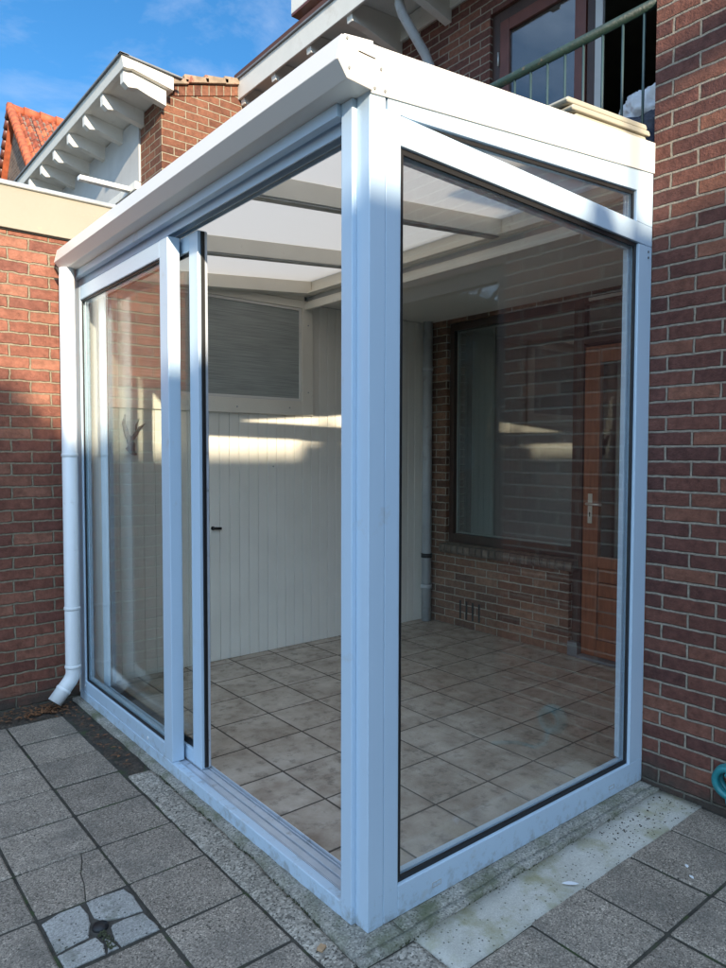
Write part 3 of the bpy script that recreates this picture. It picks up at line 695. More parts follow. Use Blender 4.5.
# ------------------------------------------------------------ shed / garden wall at the left
SH = empty('brick_shed', 'low red brick outbuilding with cream fascia and grey metal roof edge left of the conservatory', 'shed')
SY = 2.66
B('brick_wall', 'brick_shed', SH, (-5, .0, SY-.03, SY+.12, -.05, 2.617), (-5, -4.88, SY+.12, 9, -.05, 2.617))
m = MB(); m.box(-5.02, .35, SY-.055, SY+.12, 2.625, 2.845); m.build('fascia', 'cream_render', SH, .003)
B('shadow_gap', 'dark_gap', SH, (-5.0, .30, SY-.04, SY+.1, 2.6175, 2.6245))
m = MB(); m.box(-5.04, 2.85, SY-.068, SY+.10, 2.8455, 2.872); m.build('metal_coping', 'coping_metal', SH, .006)
B('flat_roof', 'roof_felt', SH, (-5.0, 2.85, SY+.1005, 9, 2.70, 2.84))
B('blind_wall', 'brick_shed', SH, (.0005, 2.85, LY+.031, LY+.14, -.05, 2.69))

# ------------------------------------------------------------ the house
H = empty('brick_house', 'red brick house with recessed porch, balcony above it and white eaves', 'house')
PB = 'brick_house'
# near block: x>=W, y<0 ; window opening at y -.74..-2.7, z .10..2.39
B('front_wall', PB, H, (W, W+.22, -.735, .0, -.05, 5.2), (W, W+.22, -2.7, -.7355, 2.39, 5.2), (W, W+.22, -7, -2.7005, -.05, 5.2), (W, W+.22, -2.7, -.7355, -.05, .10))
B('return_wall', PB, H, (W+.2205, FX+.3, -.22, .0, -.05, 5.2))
# garden window in the near block (seen mirrored in the conservatory glass)
m = MB(); rect_frame_x(m, W+.04, W+.10, -2.7, -.736, .10, 2.389, .075); m.box(W+.042, W+.098, -1.75, -1.68, .176, 2.313)
gw = m.build('garden_window', 'brown_wood', H, .003)
B('glass_pane', 'glass_strong', gw, (W+.066, W+.072, -2.625, -1.7505, .176, 2.313)); B('glass_pane', 'glass_strong', gw, (W+.066, W+.072, -1.6795, -.8115, .176, 2.313))
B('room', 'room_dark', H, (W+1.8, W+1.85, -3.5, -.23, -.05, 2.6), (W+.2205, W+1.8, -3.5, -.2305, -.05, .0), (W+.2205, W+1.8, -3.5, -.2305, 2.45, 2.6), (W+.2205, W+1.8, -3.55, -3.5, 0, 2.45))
# porch facade x=FX : window y 1.27..2.44 z .70..2.45, door y .35..1.24
F0, F1 = FX, FX+.22
B('porch_wall', 'brick_porch', H, (F0, F1, 2.4505, LY+.10, .0, 2.50), (F0, F1, 1.275, 2.45, .0, .619))
m = MB(); rect_frame_x(m, F0+.03, F0+.10, 1.2405, 2.445, .702, 2.470, .045, wb=.07, wt=.06)
m.box(F0+.02, F0+.10, 1.198, 1.240, .05, 2.470); m.box(F0+.04, F0+.10, 1.2405, 1.2745, .05, .70)
pwn = m.build('porch_window', 'brown_wood', H, .003)
B('glass_pane', 'glass_strong', pwn, (F0+.06, F0+.066, 1.2855, 2.383, .772, 2.41))
m = MB(); rect_frame_x(m, F0+.07, F0+.09, 1.287, 2.398, .773, 2.409, .014); m.build('glazing_bead', 'curtain', pwn)
B('curtain', 'curtain', H, (F0+.30, F0+.33, 2.22, 2.45, .72, 2.48), bevel=.01)
m = MB()
for k in range(19):
    y0_ = 1.222+k*.0662; m.prism([(F0-.055+random.uniform(-.003, .003), .640), (F0-.05, .683), (F0+.03, .7015), (F0+.03, .62), (F0-.048, .622)], 1, y0_+.002, y0_+.0625)
m.build('brick_sill', 'brick_sill', H, .004)
B('sill_mortar', 'grout', H, (F0-.040, F0+.029, 1.217, 2.476, .6195, .69))
for k in range(4):
    y0_ = 2.075+k*.066; B('vent_slot', 'dark_gap', H, (F0-.002, F0+.004, y0_, y0_+.018, .10, .245))
B('door_plinth', 'stone_plinth', H, (F0-.012, F0+.0385, 1.1975, 1.2745, .030, .13), (F0-.02, F0+.10, .30, 1.1970, .030, .052), bevel=.004)
# door
m = MB()
dy0, dy1 = .365, 1.192
m.box(F0+.03, F0+.07, dy1-.115, dy1, .055, 2.14); m.box(F0+.03, F0+.07, dy0, dy0+.115, .055, 2.14)
m.box(F0+.031, F0+.069, dy0+.1155, dy1-.1155, 2.03, 2.14); m.box(F0+.031, F0+.069, dy0+.1155, dy1-.1155, .055, .17); m.box(F0+.031, F0+.069, dy0+.1155, dy1-.1155, .66, .735)
for k in range(5): m.box(F0+.042, F0+.060, dy0+.116, dy1-.116, .1725+k*.0975, .1725+k*.0975+.0925)
dr = m.build('back_door', 'door_wood', H, .003)
B('glass_pane', 'glass_door', dr, (F0+.047, F0+.053, dy0+.1155, dy1-.1155, .7355, 2.0295))
m = MB(); yy = dy1-.055
m.box(F0+.024, F0+.0295, yy-.016, yy+.016, .955, 1.155)
h_ = m.build('handle_plate', 'steel', dr, .002)
m = MB(); m.tube([(F0+.024, yy, 1.088), (F0-.018, yy, 1.088), (F0-.026, yy-.010, 1.088), (F0-.026, yy-.115, 1.088)], .009, 12); m.build('handle_lever', 'steel', h_)
B('keyhole', 'dark_gap', h_, (F0+.0225, F0+.0238, yy-.004, yy+.004, 1.0, 1.03))
m = MB(); m.box(F0+.02, F0+.10, .28, 1.1975, 2.160, 2.215); m.box(F0+.02, F0+.10, .28, 1.1975, 2.425, 2.470); m.box(F0+.02, F0+.10, .28, .355, .052, 2.1595); m.box(F0+.02, F0+.10, .28, .33, 2.2155, 2.4245)
df_ = m.build('door_frame', 'brown_wood', H, .003)
B('glass_pane', 'glass_strong', df_, (F0+.05, F0+.056, .3305, 1.1970, 2.2155, 2.4245))
B('porch_wall', 'brick_porch', H, (F0, F1, .0, .2795, .0, 2.50), (F0, F1, .28, 2.45, 2.4705, 2.50))
B('lamp_strip', 'white_paint', H, (F0+.005, F0+.019, .92, 1.16, 2.440, 2.462), bevel=.004)
m = MB()
for k in range(14): yy = .40+k*.05; m.tube([(F0+.22+.02*(k % 2), yy, .60), (F0+.22+.02*(k % 2), yy, 2.08)], .026, 10)
m.build('door_curtain', 'curtain_grey', H)
# rooms behind
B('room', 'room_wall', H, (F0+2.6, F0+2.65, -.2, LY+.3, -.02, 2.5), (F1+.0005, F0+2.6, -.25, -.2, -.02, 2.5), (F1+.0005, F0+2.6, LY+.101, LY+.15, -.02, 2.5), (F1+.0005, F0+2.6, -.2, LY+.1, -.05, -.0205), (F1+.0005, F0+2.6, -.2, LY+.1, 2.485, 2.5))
# balcony slab and porch ceiling
B('balcony_slab', 'grey_board', H, (XR+.0315, F0-.001, .002, LY+.0, 2.515, 2.544), (XR+.062, F0-.001, .002, LY, 2.5445, 2.70))
B('porch_ceiling', 'white_panel', H, (XR+.031, F0-.001, .001, LY-.002, 2.500, 2.5145))
# upper facade with the balcony door
B('upper_wall', PB, H, (F0, F1, 2.03, 4.80, 2.5005, 5.12), (F0, F1, .0, 2.0295, 4.70, 5.12), (F0, F1, .0, .30, 2.5005, 4.6995), (F0, F1, .3005, 2.0295, 2.5005, 2.70))
m = MB()
m.box(F0+.03, F0+.12, 1.955, 2.0295, 2.7005, 4.70); m.box(F0+.03, F0+.12, 1.155, 1.215, 2.7005, 4.62); m.box(F0+.03, F0+.12, .3005, .37, 2.7005, 4.62); m.box(F0+.03, F0+.12, .3005, 1.9545, 4.62, 4.6995); m.box(F0+.03, F0+.12, 1.2155, 1.9545, 2.7005, 2.77); m.box(F0+.02, F0+.12, 1.2155, 1.9545, 3.10, 3.101)
uw = m.build('balcony_window', 'brown_wood', H, .004)
m = MB(); rect_frame_x(m, F0+.018, F0+.06, 1.222, 1.950, 2.775, 4.615, .085); m.build('casement', 'red_brown_wood', uw, .004)
B('glass_pane', 'glass_strong', uw, (F0+.036, F0+.042, 1.3075, 1.8645, 2.8605, 4.5295))
m = MB(); m.box(F0+.0, F0+.03, 1.085, 1.140, 2.70, 4.61); m.build('open_door_edge', 'grey_board', uw, .004)
for zz in (3.05, 4.35):
    m = MB(); m.tube([(F0+.012, 1.958, zz-.05), (F0+.012, 1.958, zz+.05)], .008, 8); m.build('hinge', 'coping_metal', uw)
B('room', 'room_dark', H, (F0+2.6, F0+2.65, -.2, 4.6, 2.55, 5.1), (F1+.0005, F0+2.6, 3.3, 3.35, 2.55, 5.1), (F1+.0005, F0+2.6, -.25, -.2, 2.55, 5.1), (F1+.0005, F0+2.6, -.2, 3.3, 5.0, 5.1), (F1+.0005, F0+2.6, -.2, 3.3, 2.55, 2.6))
# eaves of the house
EX, EY0, EY1 = 2.28, .0, 4.86
m = MB(); m.prism([(EX, 4.955), (EX+.02, 4.955), (EX+.05, 5.07), (F0+.1, 5.125), (F0+.1, 5.16), (EX-.015, 5.135)], 1, EY0, EY1)
ev = m.build('eaves', 'white_wood', H, .004)
B('roof_edge', 'lead', ev, (EX-.035, EX+.05, EY0, EY1+.02, 5.136, 5.150))
for k in range(9):
    yc = 4.76-k*.575
    if yc < .1: break
    m = MB(); m.prism([(EX+.035, 4.905), (EX+.19, 4.90), (F0-.001, 4.83), (F0-.001, 5.115), (EX+.06, 5.065), (EX+.035, 5.03), (EX+.022, 4.975)], 1, yc-.035, yc+.035)
    m.build('eaves_bracket', 'white_wood', H, .004)
B('frieze_board', 'white_wood', H, (F0-.025, F0-.001, .0, 4.795, 4.93, 5.10), bevel=.003)
# pitched roof
def pitched(name, mat, parent, x0, z0, x1, z1, y0, y1, th=.06):
    bm = bmesh.new(); uv = bm.loops.layers.uv.new('UV')
    ln = math.hypot(x1-x0, z1-z0)
    c = [(x0, y0, z0, 0, 0), (x1, y0, z1, 0, ln), (x1, y1, z1, y1-y0, ln), (x0, y1, z0, y1-y0, 0)]
    top = [bm.verts.new(q[:3]) for q in c]; low = [bm.verts.new((q[0], q[1], q[2]-th)) for q in c]
    f = bm.faces.new(top)
    for l, q in zip(f.loops, c): l[uv].uv = (q[3], q[4])
    bm.faces.new(low[::-1])
    for i in range(4): bm.faces.new([top[i], low[i], low[(i+1) % 4], top[(i+1) % 4]])
    bmesh.ops.recalc_face_normals(bm, faces=bm.faces)
    me = bpy.data.meshes.new(name); bm.to_mesh(me); bm.free(); me.materials.append(M[mat])
    o = bpy.data.objects.new(name, me); COL.objects.link(o); o.parent = parent
    return o
pitched('roof', 'tiles_old', H, EX-.01, 5.215, 6.2, 7.9, .0, EY1)
B('block_roof', 'roof_felt', H, (W-.02, 6.0, -7, -.001, 5.2005, 5.28))
# dormer
DM = B('dormer', 'white_wood', H, (3.0, 5.2, 1.2, 4.93, 6.13, 6.45), bevel=.006)
B('soffit', 'red_brown_wood', DM, (3.003, 5.2, 1.203, 4.927, 6.105, 6.1295))
for bx in ((3.10, 3.20, 4.76, 4.86, 5.60, 6.1045), (3.10, 3.18, 4.60, 4.66, 5.60, 6.1045), (3.10, 3.20, 3.1, 3.18, 5.6, 6.1045)): B('post', 'white_wood', DM, bx, bevel=.004)
B('cheek', 'white_wood', DM, (3.2005, 5.2, 4.80, 4.85, 5.6, 6.1045))
B('glass_pane', 'glass_strong', DM, (3.13, 3.14, 3.1805, 4.5995, 5.62, 6.1045))
B('room', 'room_dark', DM, (3.6, 3.65, 1.3, 4.79, 5.6, 6.10))

# grey drainpipe running down the recessed facade, through the balcony
m = MB(); qx, qy = 2.795, 2.605
m.tube([(qx-.33, qy-.0, 5.00), (qx-.33, qy, 4.90), (qx-.30, qy, 4.84), (qx-.05, qy, 4.62), (qx, qy, 4.55), (qx, qy, 2.705)], .038, 20)
rp = m.build('upper_drainpipe', 'grey_pvc'); tag(rp, 'bent grey drainpipe on the upper brick facade below the eaves', 'drainpipe')
for zz in (4.50, 4.05, 3.2):
    m = MB(); m.tube([(qx, qy, zz), (qx, qy, zz+.05)], .043, 20); m.build('pipe_collar', 'grey_pvc', rp)
m = MB(); m.tube([(qx, qy, 2.499), (qx, qy, .031)], .040, 20)
rp = m.build('porch_drainpipe', 'grey_pvc'); tag(rp, 'straight grey drainpipe in the porch corner beside the white boarding', 'drainpipe')
for zz in (.30, .56, 2.1):
    m = MB(); m.tube([(qx, qy, zz), (qx, qy, zz+.035)], .046, 20); m.build('pipe_collar', 'rubber' if zz == .56 else 'grey_pvc', rp)

# balcony railing
RL = empty('balcony_railing', 'weathered dark green handrail with thin upright bars above the conservatory roof', 'railing')
RX = 1.70
m = MB(); m.tube([(RX-.14, .004, 3.298), (RX-.14, LY-.05, 3.298)], .021, 14); m.build('handrail', 'dark_slate_rail', RL)
for k in range(26):
    yy = .066+k*.0975
    if yy > LY-.08: break
    m = MB(); m.tube([(RX-.14, yy, 2.70), (RX-.14, yy, 3.285)], .006, 8); m.build('baluster', 'pale_green_metal', RL)
B('bottom_rail', 'pale_green_metal', RL, (RX-.15, RX-.13, .004, LY-.05, 2.69, 2.7005))

# cream moulded sheets lying on the roof
m = MB()
rz2 = lambda x: 2.712+(x-W)*.10
def sheet(m, x0, x1, y0, y1, dz, t):
    zz = lambda x: rz2(x)+dz
    pts = [(x0, zz(x0)+t*.4), (x0+.012, zz(x0)+t), (x1-.01, zz(x1)+t), (x1, zz(x1)+t*.5), (x1, zz(x1)), (x0+.01, zz(x0))]
    m.prism(pts, 1, y0, y1)
for k, (a, b_, y0_, y1_) in enumerate(((.99, 1.50, .012, .30), (.96, 1.515, .004, .31), (.935, 1.50, .010, .30))):
    sheet(m, a, b_, y0_, y1_, .001+k*.0245, .021)
tag(m.build('plastic_sheets', 'cream_plastic', None, .006, seg=3), 'stack of three cream plastic sheets lying on the conservatory roof edge', 'plastic sheets')

# bags on the balcony
def lump(name, mat, c, r, label, cat, amp=.25, fr=4, seed=0, fl=None):
    bm = bmesh.new(); bmesh.ops.create_icosphere(bm, subdivisions=5, radius=1)
    for v_ in bm.verts:
        n_ = v_.co.normalized(); a = 1+amp*noise.noise(n_*fr*.5+Vector((seed, 0, 0)))+amp*.5*abs(noise.noise(n_*fr*1.7+Vector((0, seed, 0))))+amp*.25*abs(noise.noise(n_*fr*4.5+Vector((0, 0, seed))))
        v_.co = Vector((n_.x*r[0], n_.y*r[1], n_.z*r[2]))*a
        if v_.co.z < -r[2]*.75: v_.co.z = -r[2]*.75
        if fl: fl(v_, r)
    me = bpy.data.meshes.new(name); bm.to_mesh(me); bm.free(); me.materials.append(M[mat])
    for q in me.polygons: q.use_smooth = True
    o = bpy.data.objects.new(name, me); COL.objects.link(o); o.location = c
    return tag(o, label, cat)
lump('dark_bag', 'navy_bag', (1.93, .31, 2.855), (.20, .26, .185), 'dark navy bulging bag behind the balcony bars, under the white one', 'bag', seed=3)
def spikes(v_, r):
    if v_.co.z > r[2]*.45: v_.co.z = r[2]*.45+(v_.co.z-r[2]*.45)*.25+ .035*max(0, noise.noise(v_.co*30))+.05*max(0, (-v_.co.y/r[1]-.6))
lump('white_bag', 'white_bag', (1.95, .215, 3.06), (.11, .145, .13), 'crumpled white plastic bag resting on the dark bag on the balcony', 'bag', seed=8, amp=.3, fl=spikes)

# teal garden hose coil at the right edge
m = MB()
for k in range(3):
    R0 = .052+.004*(k % 2); cx_ = W-.018-.022*k
    pts = [(cx_, -.386+R0*math.cos(t*2*math.pi/40), .160+R0*math.sin(t*2*math.pi/40)) for t in range(41)]
    m.tube(pts, .013, 10, cap=False)
m.tube([(W-.07, -.386, .106), (W-.075, -.40, .05), (W-.08, -.45, .012), (W-.10, -.55, .010), (W-.20, -.62, .010)], .0095, 10)
m.tube([(W-.0005, -.386, .200), (W-.09, -.386, .200)], .006, 8)
tag(m.build('garden_hose', 'teal_plastic'), 'coiled teal garden hose hung low on the right brick wall', 'hose')

# ------------------------------------------------------------ neighbour house B with side wall
NB = empty('neighbour_house', 'neighbouring brick house with white bracketed eaves and tiled parapet beyond the flat roof', 'house')
BX, BY = 1.472, 4.8
zt = lambda x: 4.735+.315*(x-BX)
m = MB(); m.prism([(BX, -.05), (5.4, -.05), (5.4, zt(3.2)), (3.2, zt(3.2)), (BX, zt(BX))], 1, BY, BY+.22); m.build('side_wall', 'brick_far', NB)
m = MB(); m.prism([(BX+.13, zt(BX+.13)+.001), (3.2, zt(3.2)+.001), (3.2, zt(3.2)+.10), (BX+.13, zt(BX+.13)+.10)], 1, BY-.012, BY+.22); m.build('soldier_course', 'brick_soldier', NB)
m = MB(); x_ = BX+.02; k = 0
while x_ < 3.2:
    z_ = zt(x_)+.101; j_ = random.uniform(-.008, .008)
    m.prism([(x_, z_+j_), (x_+.24, z_+.075+j_), (x_+.24, z_+.12+j_), (x_-.015, z_+.075+j_), (x_-.02, z_+.055+j_)], 1, BY-.05, BY+.30); x_ += .21
m.build('coping_tiles', 'tile_coping', NB, .006)
B('front_wall', 'brick_far', NB, (BX, BX+.2, BY+.2205, 5.30, -.05, 4.73), (BX, BX+.2, 5.3005, 12, -.05, 3.1))
B('white_panel', 'grey_board', NB, (BX-.02, BX+.15, 5.3005, 12, 4.10, 4.73), bevel=.004)  # white panel coloured grey to stand in for the shade on it
m = MB(); rect_frame_x(m, BX-.03, BX+.05, 5.31, 7.0, 3.1005, 4.098, .07); m.box(BX-.03, BX+.05, 5.9, 5.96, 3.17, 4.03); m.box(BX-.06, BX-.031, 5.30, 7.1, 4.02, 4.098)
nw = m.build('window_frame', 'white_wood', NB, .004)
B('glass_pane', 'glass_strong', nw, (BX, BX+.01, 5.3805, 5.8995, 3.171, 4.027), (BX, BX+.01, 5.9605, 6.9295, 3.171, 4.027))
B('room', 'room_dark', NB, (BX+.6, BX+.65, 5.1, 12, 3.0, 4.6))
# projecting white sill pieces seen over the coping
B('flue', 'pvc_pipe', NB, (.92, BX-.061, 5.42, 5.50, 4.03, 4.075), bevel=.01)
# eaves B
m = MB(); m.prism([(1.06, 4.79), (1.10, 4.79), (1.14, 4.80), (BX+.05, 4.735), (BX+.05, 4.85), (1.04, 4.885)], 1, 4.63, 12)
eb = m.build('eaves', 'white_wood', NB, .004)
B('roof_edge', 'lead', eb, (1.02, 1.10, 4.61, 12, 4.886, 4.902))
m = MB(); m.prism([(1.02, 4.887), (1.02, 4.90), (BX+.13, 4.872), (BX+.13, 4.858)], 1, 4.61, 4.66); m.build('verge_strip', 'lead', eb)
k = 0
for yc in [4.72+.52*i for i in range(13)]:
    m = MB(); m.prism([(1.075, 4.69), (1.12, 4.655), (1.20, 4.67), (1.30, 4.64), (BX-.001, 4.60), (BX-.001, 4.755), (1.135, 4.798), (1.075, 4.788)], 1, yc-.04, yc+.04)
    m.build('eaves_bracket', 'white_wood', NB, .004)
pitched('roof', 'tiles_old', NB, 1.04, 4.905, 3.0, 5.3, 7.0, 12, th=.015)

# far orange roofed house
OH = empty('orange_roof_house', 'far brick house with a steep orange tiled gable roof', 'house')
ax, ay, az = 2.8, 16.3, 9.30
yr, zr = 13.2, 5.83; yl, zl = 17.3, 7.0
m = MB(); m.prism([(13.2, -.05), (19.3, -.05), (19.3, 5.5), (ay-.1, az-.12), (13.3, 5.85)], 0, ax+.12, ax+9); m.build('gable_wall', 'brick_gable_far', OH)
bm = bmesh.new(); uv = bm.loops.layers.uv.new('UV')
rows = 22; cols = 60
# rippled pantile slope facing -y
dy, dz = yr-ay, zr-az; ln = math.hypot(dy, dz); nn = Vector((0, dz/ln, -dy/ln)) * (1 if -dy > 0 else -1)
gridv = []
for r_ in range(rows*3+1):
    row = []
    t = r_/(rows*3); saw = ((r_ % 3)/3.0)
    for c_ in range(cols*6+1):
        xx = ax+c_*9.0/(cols*6)
        wob = .035*math.sin(c_*2*math.pi/6)
        q = Vector((xx, ay+dy*t, az+dz*t))+nn*(wob+saw*.04)
        row.append(bm.verts.new(q))
    gridv.append(row)
for r_ in range(rows*3):
    for c_ in range(cols*6):
        f = bm.faces.new([gridv[r_][c_], gridv[r_+1][c_], gridv[r_+1][c_+1], gridv[r_][c_+1]])
        for l, (rr_, cc_) in zip(f.loops, ((r_, c_), (r_+1, c_), (r_+1, c_+1), (r_, c_+1))): l[uv].uv = (cc_*9.0/(cols*6), rr_*ln/(rows*3))
bmesh.ops.recalc_face_normals(bm, faces=bm.faces)
me = bpy.data.meshes.new('roof_slope'); bm.to_mesh(me); bm.free(); me.materials.append(M['tiles_orange'])
for q in me.polygons: q.use_smooth = True
o = bpy.data.objects.new('roof_slope', me); COL.objects.link(o); o.parent = OH
m = MB(); m.prism([(ay, az-.02), (19.4, 5.45), (19.4, 5.35), (ay, az-.14)], 0, ax, ax+9); m.build('roof_slope', 'ridge_orange', OH)
m = MB()
for k in range(26):
    m.tube([(ax-.05+k*.35, ay, az+.02), (ax+.30+k*.35, ay, az+.005)], 0, 10, radii=[.125, .105])
m.build('ridge_tiles', 'ridge_orange', OH)
m = MB(); n_ = 26
for k in range(n_):
    a_ = Vector((ax, ay+dy*k/n_, az+dz*k/n_)); b2 = Vector((ax, ay+dy*(k+1.1)/n_, az+dz*(k+1.1)/n_))
    m.tube([a_+nn*.09, b2+nn*.05], 0, 8, radii=[.085, .10])
m.build('verge_tiles', 'ridge_orange', OH)
m = MB()
for k in range(22):
    a_ = Vector((ax, ay+3.1*k/22, az-3.85*k/22)); b2 = Vector((ax, ay+3.1*(k+1.0)/22, az-3.85*(k+1.0)/22))
    m.tube([a_, b2], 0, 8, radii=[.06, .08])
m.build('verge_tiles', 'red_brown_wood', OH)

# ------------------------------------------------------------ houses across the garden (south), they shade the patio
def row_house(name, label, x0, x1, zt_, grp='terraced houses across the garden'):
    o = empty(name, label, 'house', grp); o.location = (0, 0, 0)
    m = MB(); m.box(x0, x1, -22, -14.02, -.05, zt_-.25); m.build('brick_wall', 'brick_row', o)
    B('parapet', 'white_wood', o, (x0, x1, -22.05, -13.98, zt_-.2495, zt_), bevel=.01)
    n = max(1, int((x1-x0)/2.6))
    for i in range(n):
        xc = x0+(i+.5)*(x1-x0)/n
        if x1-x0 < 2: break
        for z0_ in (.9, 3.7):
            m = MB(); rect_frame_y(m, -14.0195, -13.96, xc-.7, xc+.7, z0_, z0_+1.4, .07); m.box(xc-.03, xc+.03, -14.0190, -13.965, z0_+.07, z0_+1.33)
            w_ = m.build('window', 'white_wood', o)
            B('pane', 'screen_pane', w_, (xc-.62, xc+.62, -14.0195, -14.0, z0_+.08, z0_+1.32))
    return o
sh = lambda z0: z0+.287*14
row_house('terraced_house', 'taller flat roofed brick house at the end of the row across the garden', -17, -4.46, sh(2.57))
row_house('terraced_house', 'middle flat roofed brick house across the garden', -4.455, -2.60, sh(2.185))
o = row_house('terraced_house', 'brick house with stepped parapet opposite the house wall', -2.595, 12, sh(2.29))
B('parapet_block', 'brick_row', o, (-2.44, -2.30, -14.6, -14.021, sh(2.29)+.0005, sh(2.43)), (-2.16, 11.9, -16, -14.021, sh(2.29)+.0005, sh(2.375)))
m = MB(); m.box(-2.2, 8, -14.3, -14.12, sh(2.95), sh(2.95)+.14)  # unseen rail, added to cast the shadow band on the right wall
for xx in (-2.2, 0, 2.5, 5, 7.9): m.box(xx, xx+.05, -14.25, -14.2, sh(2.2), sh(2.95))
tag(m.build('shadow_rail', 'brown_wood'), 'unseen wooden rail on posts across the garden, added to shade a band of the right wall', 'railing')

# ------------------------------------------------------------ tree in the garden to the west (mirrored in the windows)
TR = empty('garden_tree', 'leafy garden tree mirrored in the conservatory glass', 'tree'); TR.location = (-5.2, -7.6, 0)
m = MB(); m.tube([(0, 0, -.05), (.05, .02, 1.4), (-.05, .05, 2.8), (.05, 0, 4.3)], 0, 12, radii=[.16, .13, .10, .04])
tips = []
rnd = random.Random(5)
for k in range(26):
    a = rnd.uniform(0, 6.283); z0_ = rnd.uniform(1.6, 3.9); l_ = rnd.uniform(.9, 1.7)
    e = Vector((math.cos(a)*l_, math.sin(a)*l_, z0_+rnd.uniform(.4, 1.4)))
    mid = Vector((math.cos(a)*l_*.5, math.sin(a)*l_*.5, z0_+.25)); m.tube([(0, 0, z0_), mid, e], 0, 6, radii=[.05, .03, .01]); tips += [mid, e]
m.build('trunk', 'bark', TR)
bm = bmesh.new()
for t_ in tips:
    for k in range(5):
        cc = t_+Vector((rnd.gauss(0, .3), rnd.gauss(0, .3), rnd.gauss(0, .25)))
        for q in range(22):
            pc = cc+Vector((rnd.gauss(0, .13), rnd.gauss(0, .13), rnd.gauss(0, .11)))
            R3 = Matrix.Rotation(rnd.uniform(0, 6.28), 3, Vector((rnd.gauss(0, 1), rnd.gauss(0, 1), rnd.gauss(0, 1))).normalized())
            L_ = rnd.uniform(.03, .055)
            vs = [bm.verts.new(pc+R3 @ Vector(w)) for w in ((0, -L_, 0), (L_*.5, 0, .004), (0, L_, 0), (-L_*.5, 0, .004))]
            bm.faces.new(vs)
me = bpy.data.meshes.new('crown'); bm.to_mesh(me); bm.free(); me.materials.append(M['leaf'])
o = bpy.data.objects.new('crown', me); COL.objects.link(o); o.parent = TR

# ------------------------------------------------------------ litter
def leafpatch(x, y, z, l, w, ang, curl=.3):
    m_ = []
    for i in range(6):
        t = i/5; ww = w*math.sin(math.pi*(t*.92+.04))
        for sgn in (-1, 1):
            m_.append((l*(t-.5), sgn*ww*.5, abs(ww)*curl+.2*l*(t-.5)**2*4*curl))
    c, s_ = math.cos(ang), math.sin(ang)
    return [Vector((x+a*c-b_*s_, y+a*s_+b_*c, z+h)) for a, b_, h in m_]
def add_leaf(bm, *a, **k):
    P = [bm.verts.new(q) for q in leafpatch(*a, **k)]
    for i in range(5): bm.faces.new([P[2*i], P[2*i+1], P[2*i+3], P[2*i+2]])
bm = bmesh.new()
for k in range(330):
    if k < 140: x_, y_ = rnd.gauss(-.22, .06), rnd.gauss(2.47, .045)
    elif k < 290: x_, y_ = rnd.uniform(-.75, -.12), rnd.uniform(2.42, 2.60)
    else: x_, y_ = rnd.uniform(-.16, -.09), rnd.uniform(1.5, 2.4)
    if y_ > 2.615: continue
    add_leaf(bm, x_, y_, .008+rnd.random()*.012, rnd.uniform(.012, .035), rnd.uniform(.006, .016), rnd.uniform(0, 6.28), curl=rnd.uniform(.1, .8))
me = bpy.data.meshes.new('leaf_litter'); bm.to_mesh(me); bm.free(); me.materials.append(M['dead_leaf'])
o = bpy.data.objects.new('leaf_litter', me); COL.objects.link(o); tag(o, 'brown dead leaves gathered under the downpipe outlet', 'leaves', kind='stuff')
# grit and crumbs on the paving
bm = bmesh.new()
for k in range(260):
    if k < 120: x_, y_ = rnd.uniform(1.0, 1.5), rnd.uniform(-.25, -.10)
    elif k < 170: x_, y_ = rnd.uniform(-.16, -.09), rnd.uniform(-.1, 1.4)
    else: x_, y_ = rnd.uniform(-1.3, 1.4), rnd.uniform(-.7, 2.3)
    if x_ > -.06 and y_ > -.09: continue
    r_ = rnd.uniform(.0012, .0038)
    mt = Matrix.Translation((x_, y_, .007)) @ Matrix.Diagonal((1, rnd.uniform(.6, 1.4), .6, 1))
    bmesh.ops.create_icosphere(bm, subdivisions=1, radius=r_, matrix=mt)
me = bpy.data.meshes.new('grit'); bm.to_mesh(me); bm.free(); me.materials.append(M['soil'])
o = bpy.data.objects.new('grit', me); COL.objects.link(o); tag(o, 'loose dark grit scattered over the paving', 'grit', kind='stuff')
bm = bmesh.new(); add_leaf(bm, .672, -.232, .010, .055, .020, 2.4, curl=.25)
me = bpy.data.meshes.new('feather'); bm.to_mesh(me); bm.free(); me.materials.append(M['feather'])
o = bpy.data.objects.new('feather', me); COL.objects.link(o); tag(o, 'small white feather lying at the edge of the pale screed strip', 'feather')
m = MB(); m.box(-.014, .014, -.010, .010, 0, .008); o = m.build('wood_chip', 'wood_chip', None, .002); o.location = (-.135, .045, .006); o.rotation_euler = (.1, .1, .5)
tag(o, 'small tan wood chip lying on the speckled concrete strip', 'wood chip')
for (x_, y_) in ((1.08, -.42), (1.03, -.46)):
    bm = bmesh.new(); add_leaf(bm, x_, y_, .004, .022, .012, rnd.uniform(0, 6), curl=.2)
    me = bpy.data.meshes.new('white_scrap'); bm.to_mesh(me); bm.free(); me.materials.append(M['feather'])
    o = bpy.data.objects.new('white_scrap', me); COL.objects.link(o); tag(o, 'tiny white scrap on a grey paver near the right wall', 'scrap', 'white scraps on the paver')
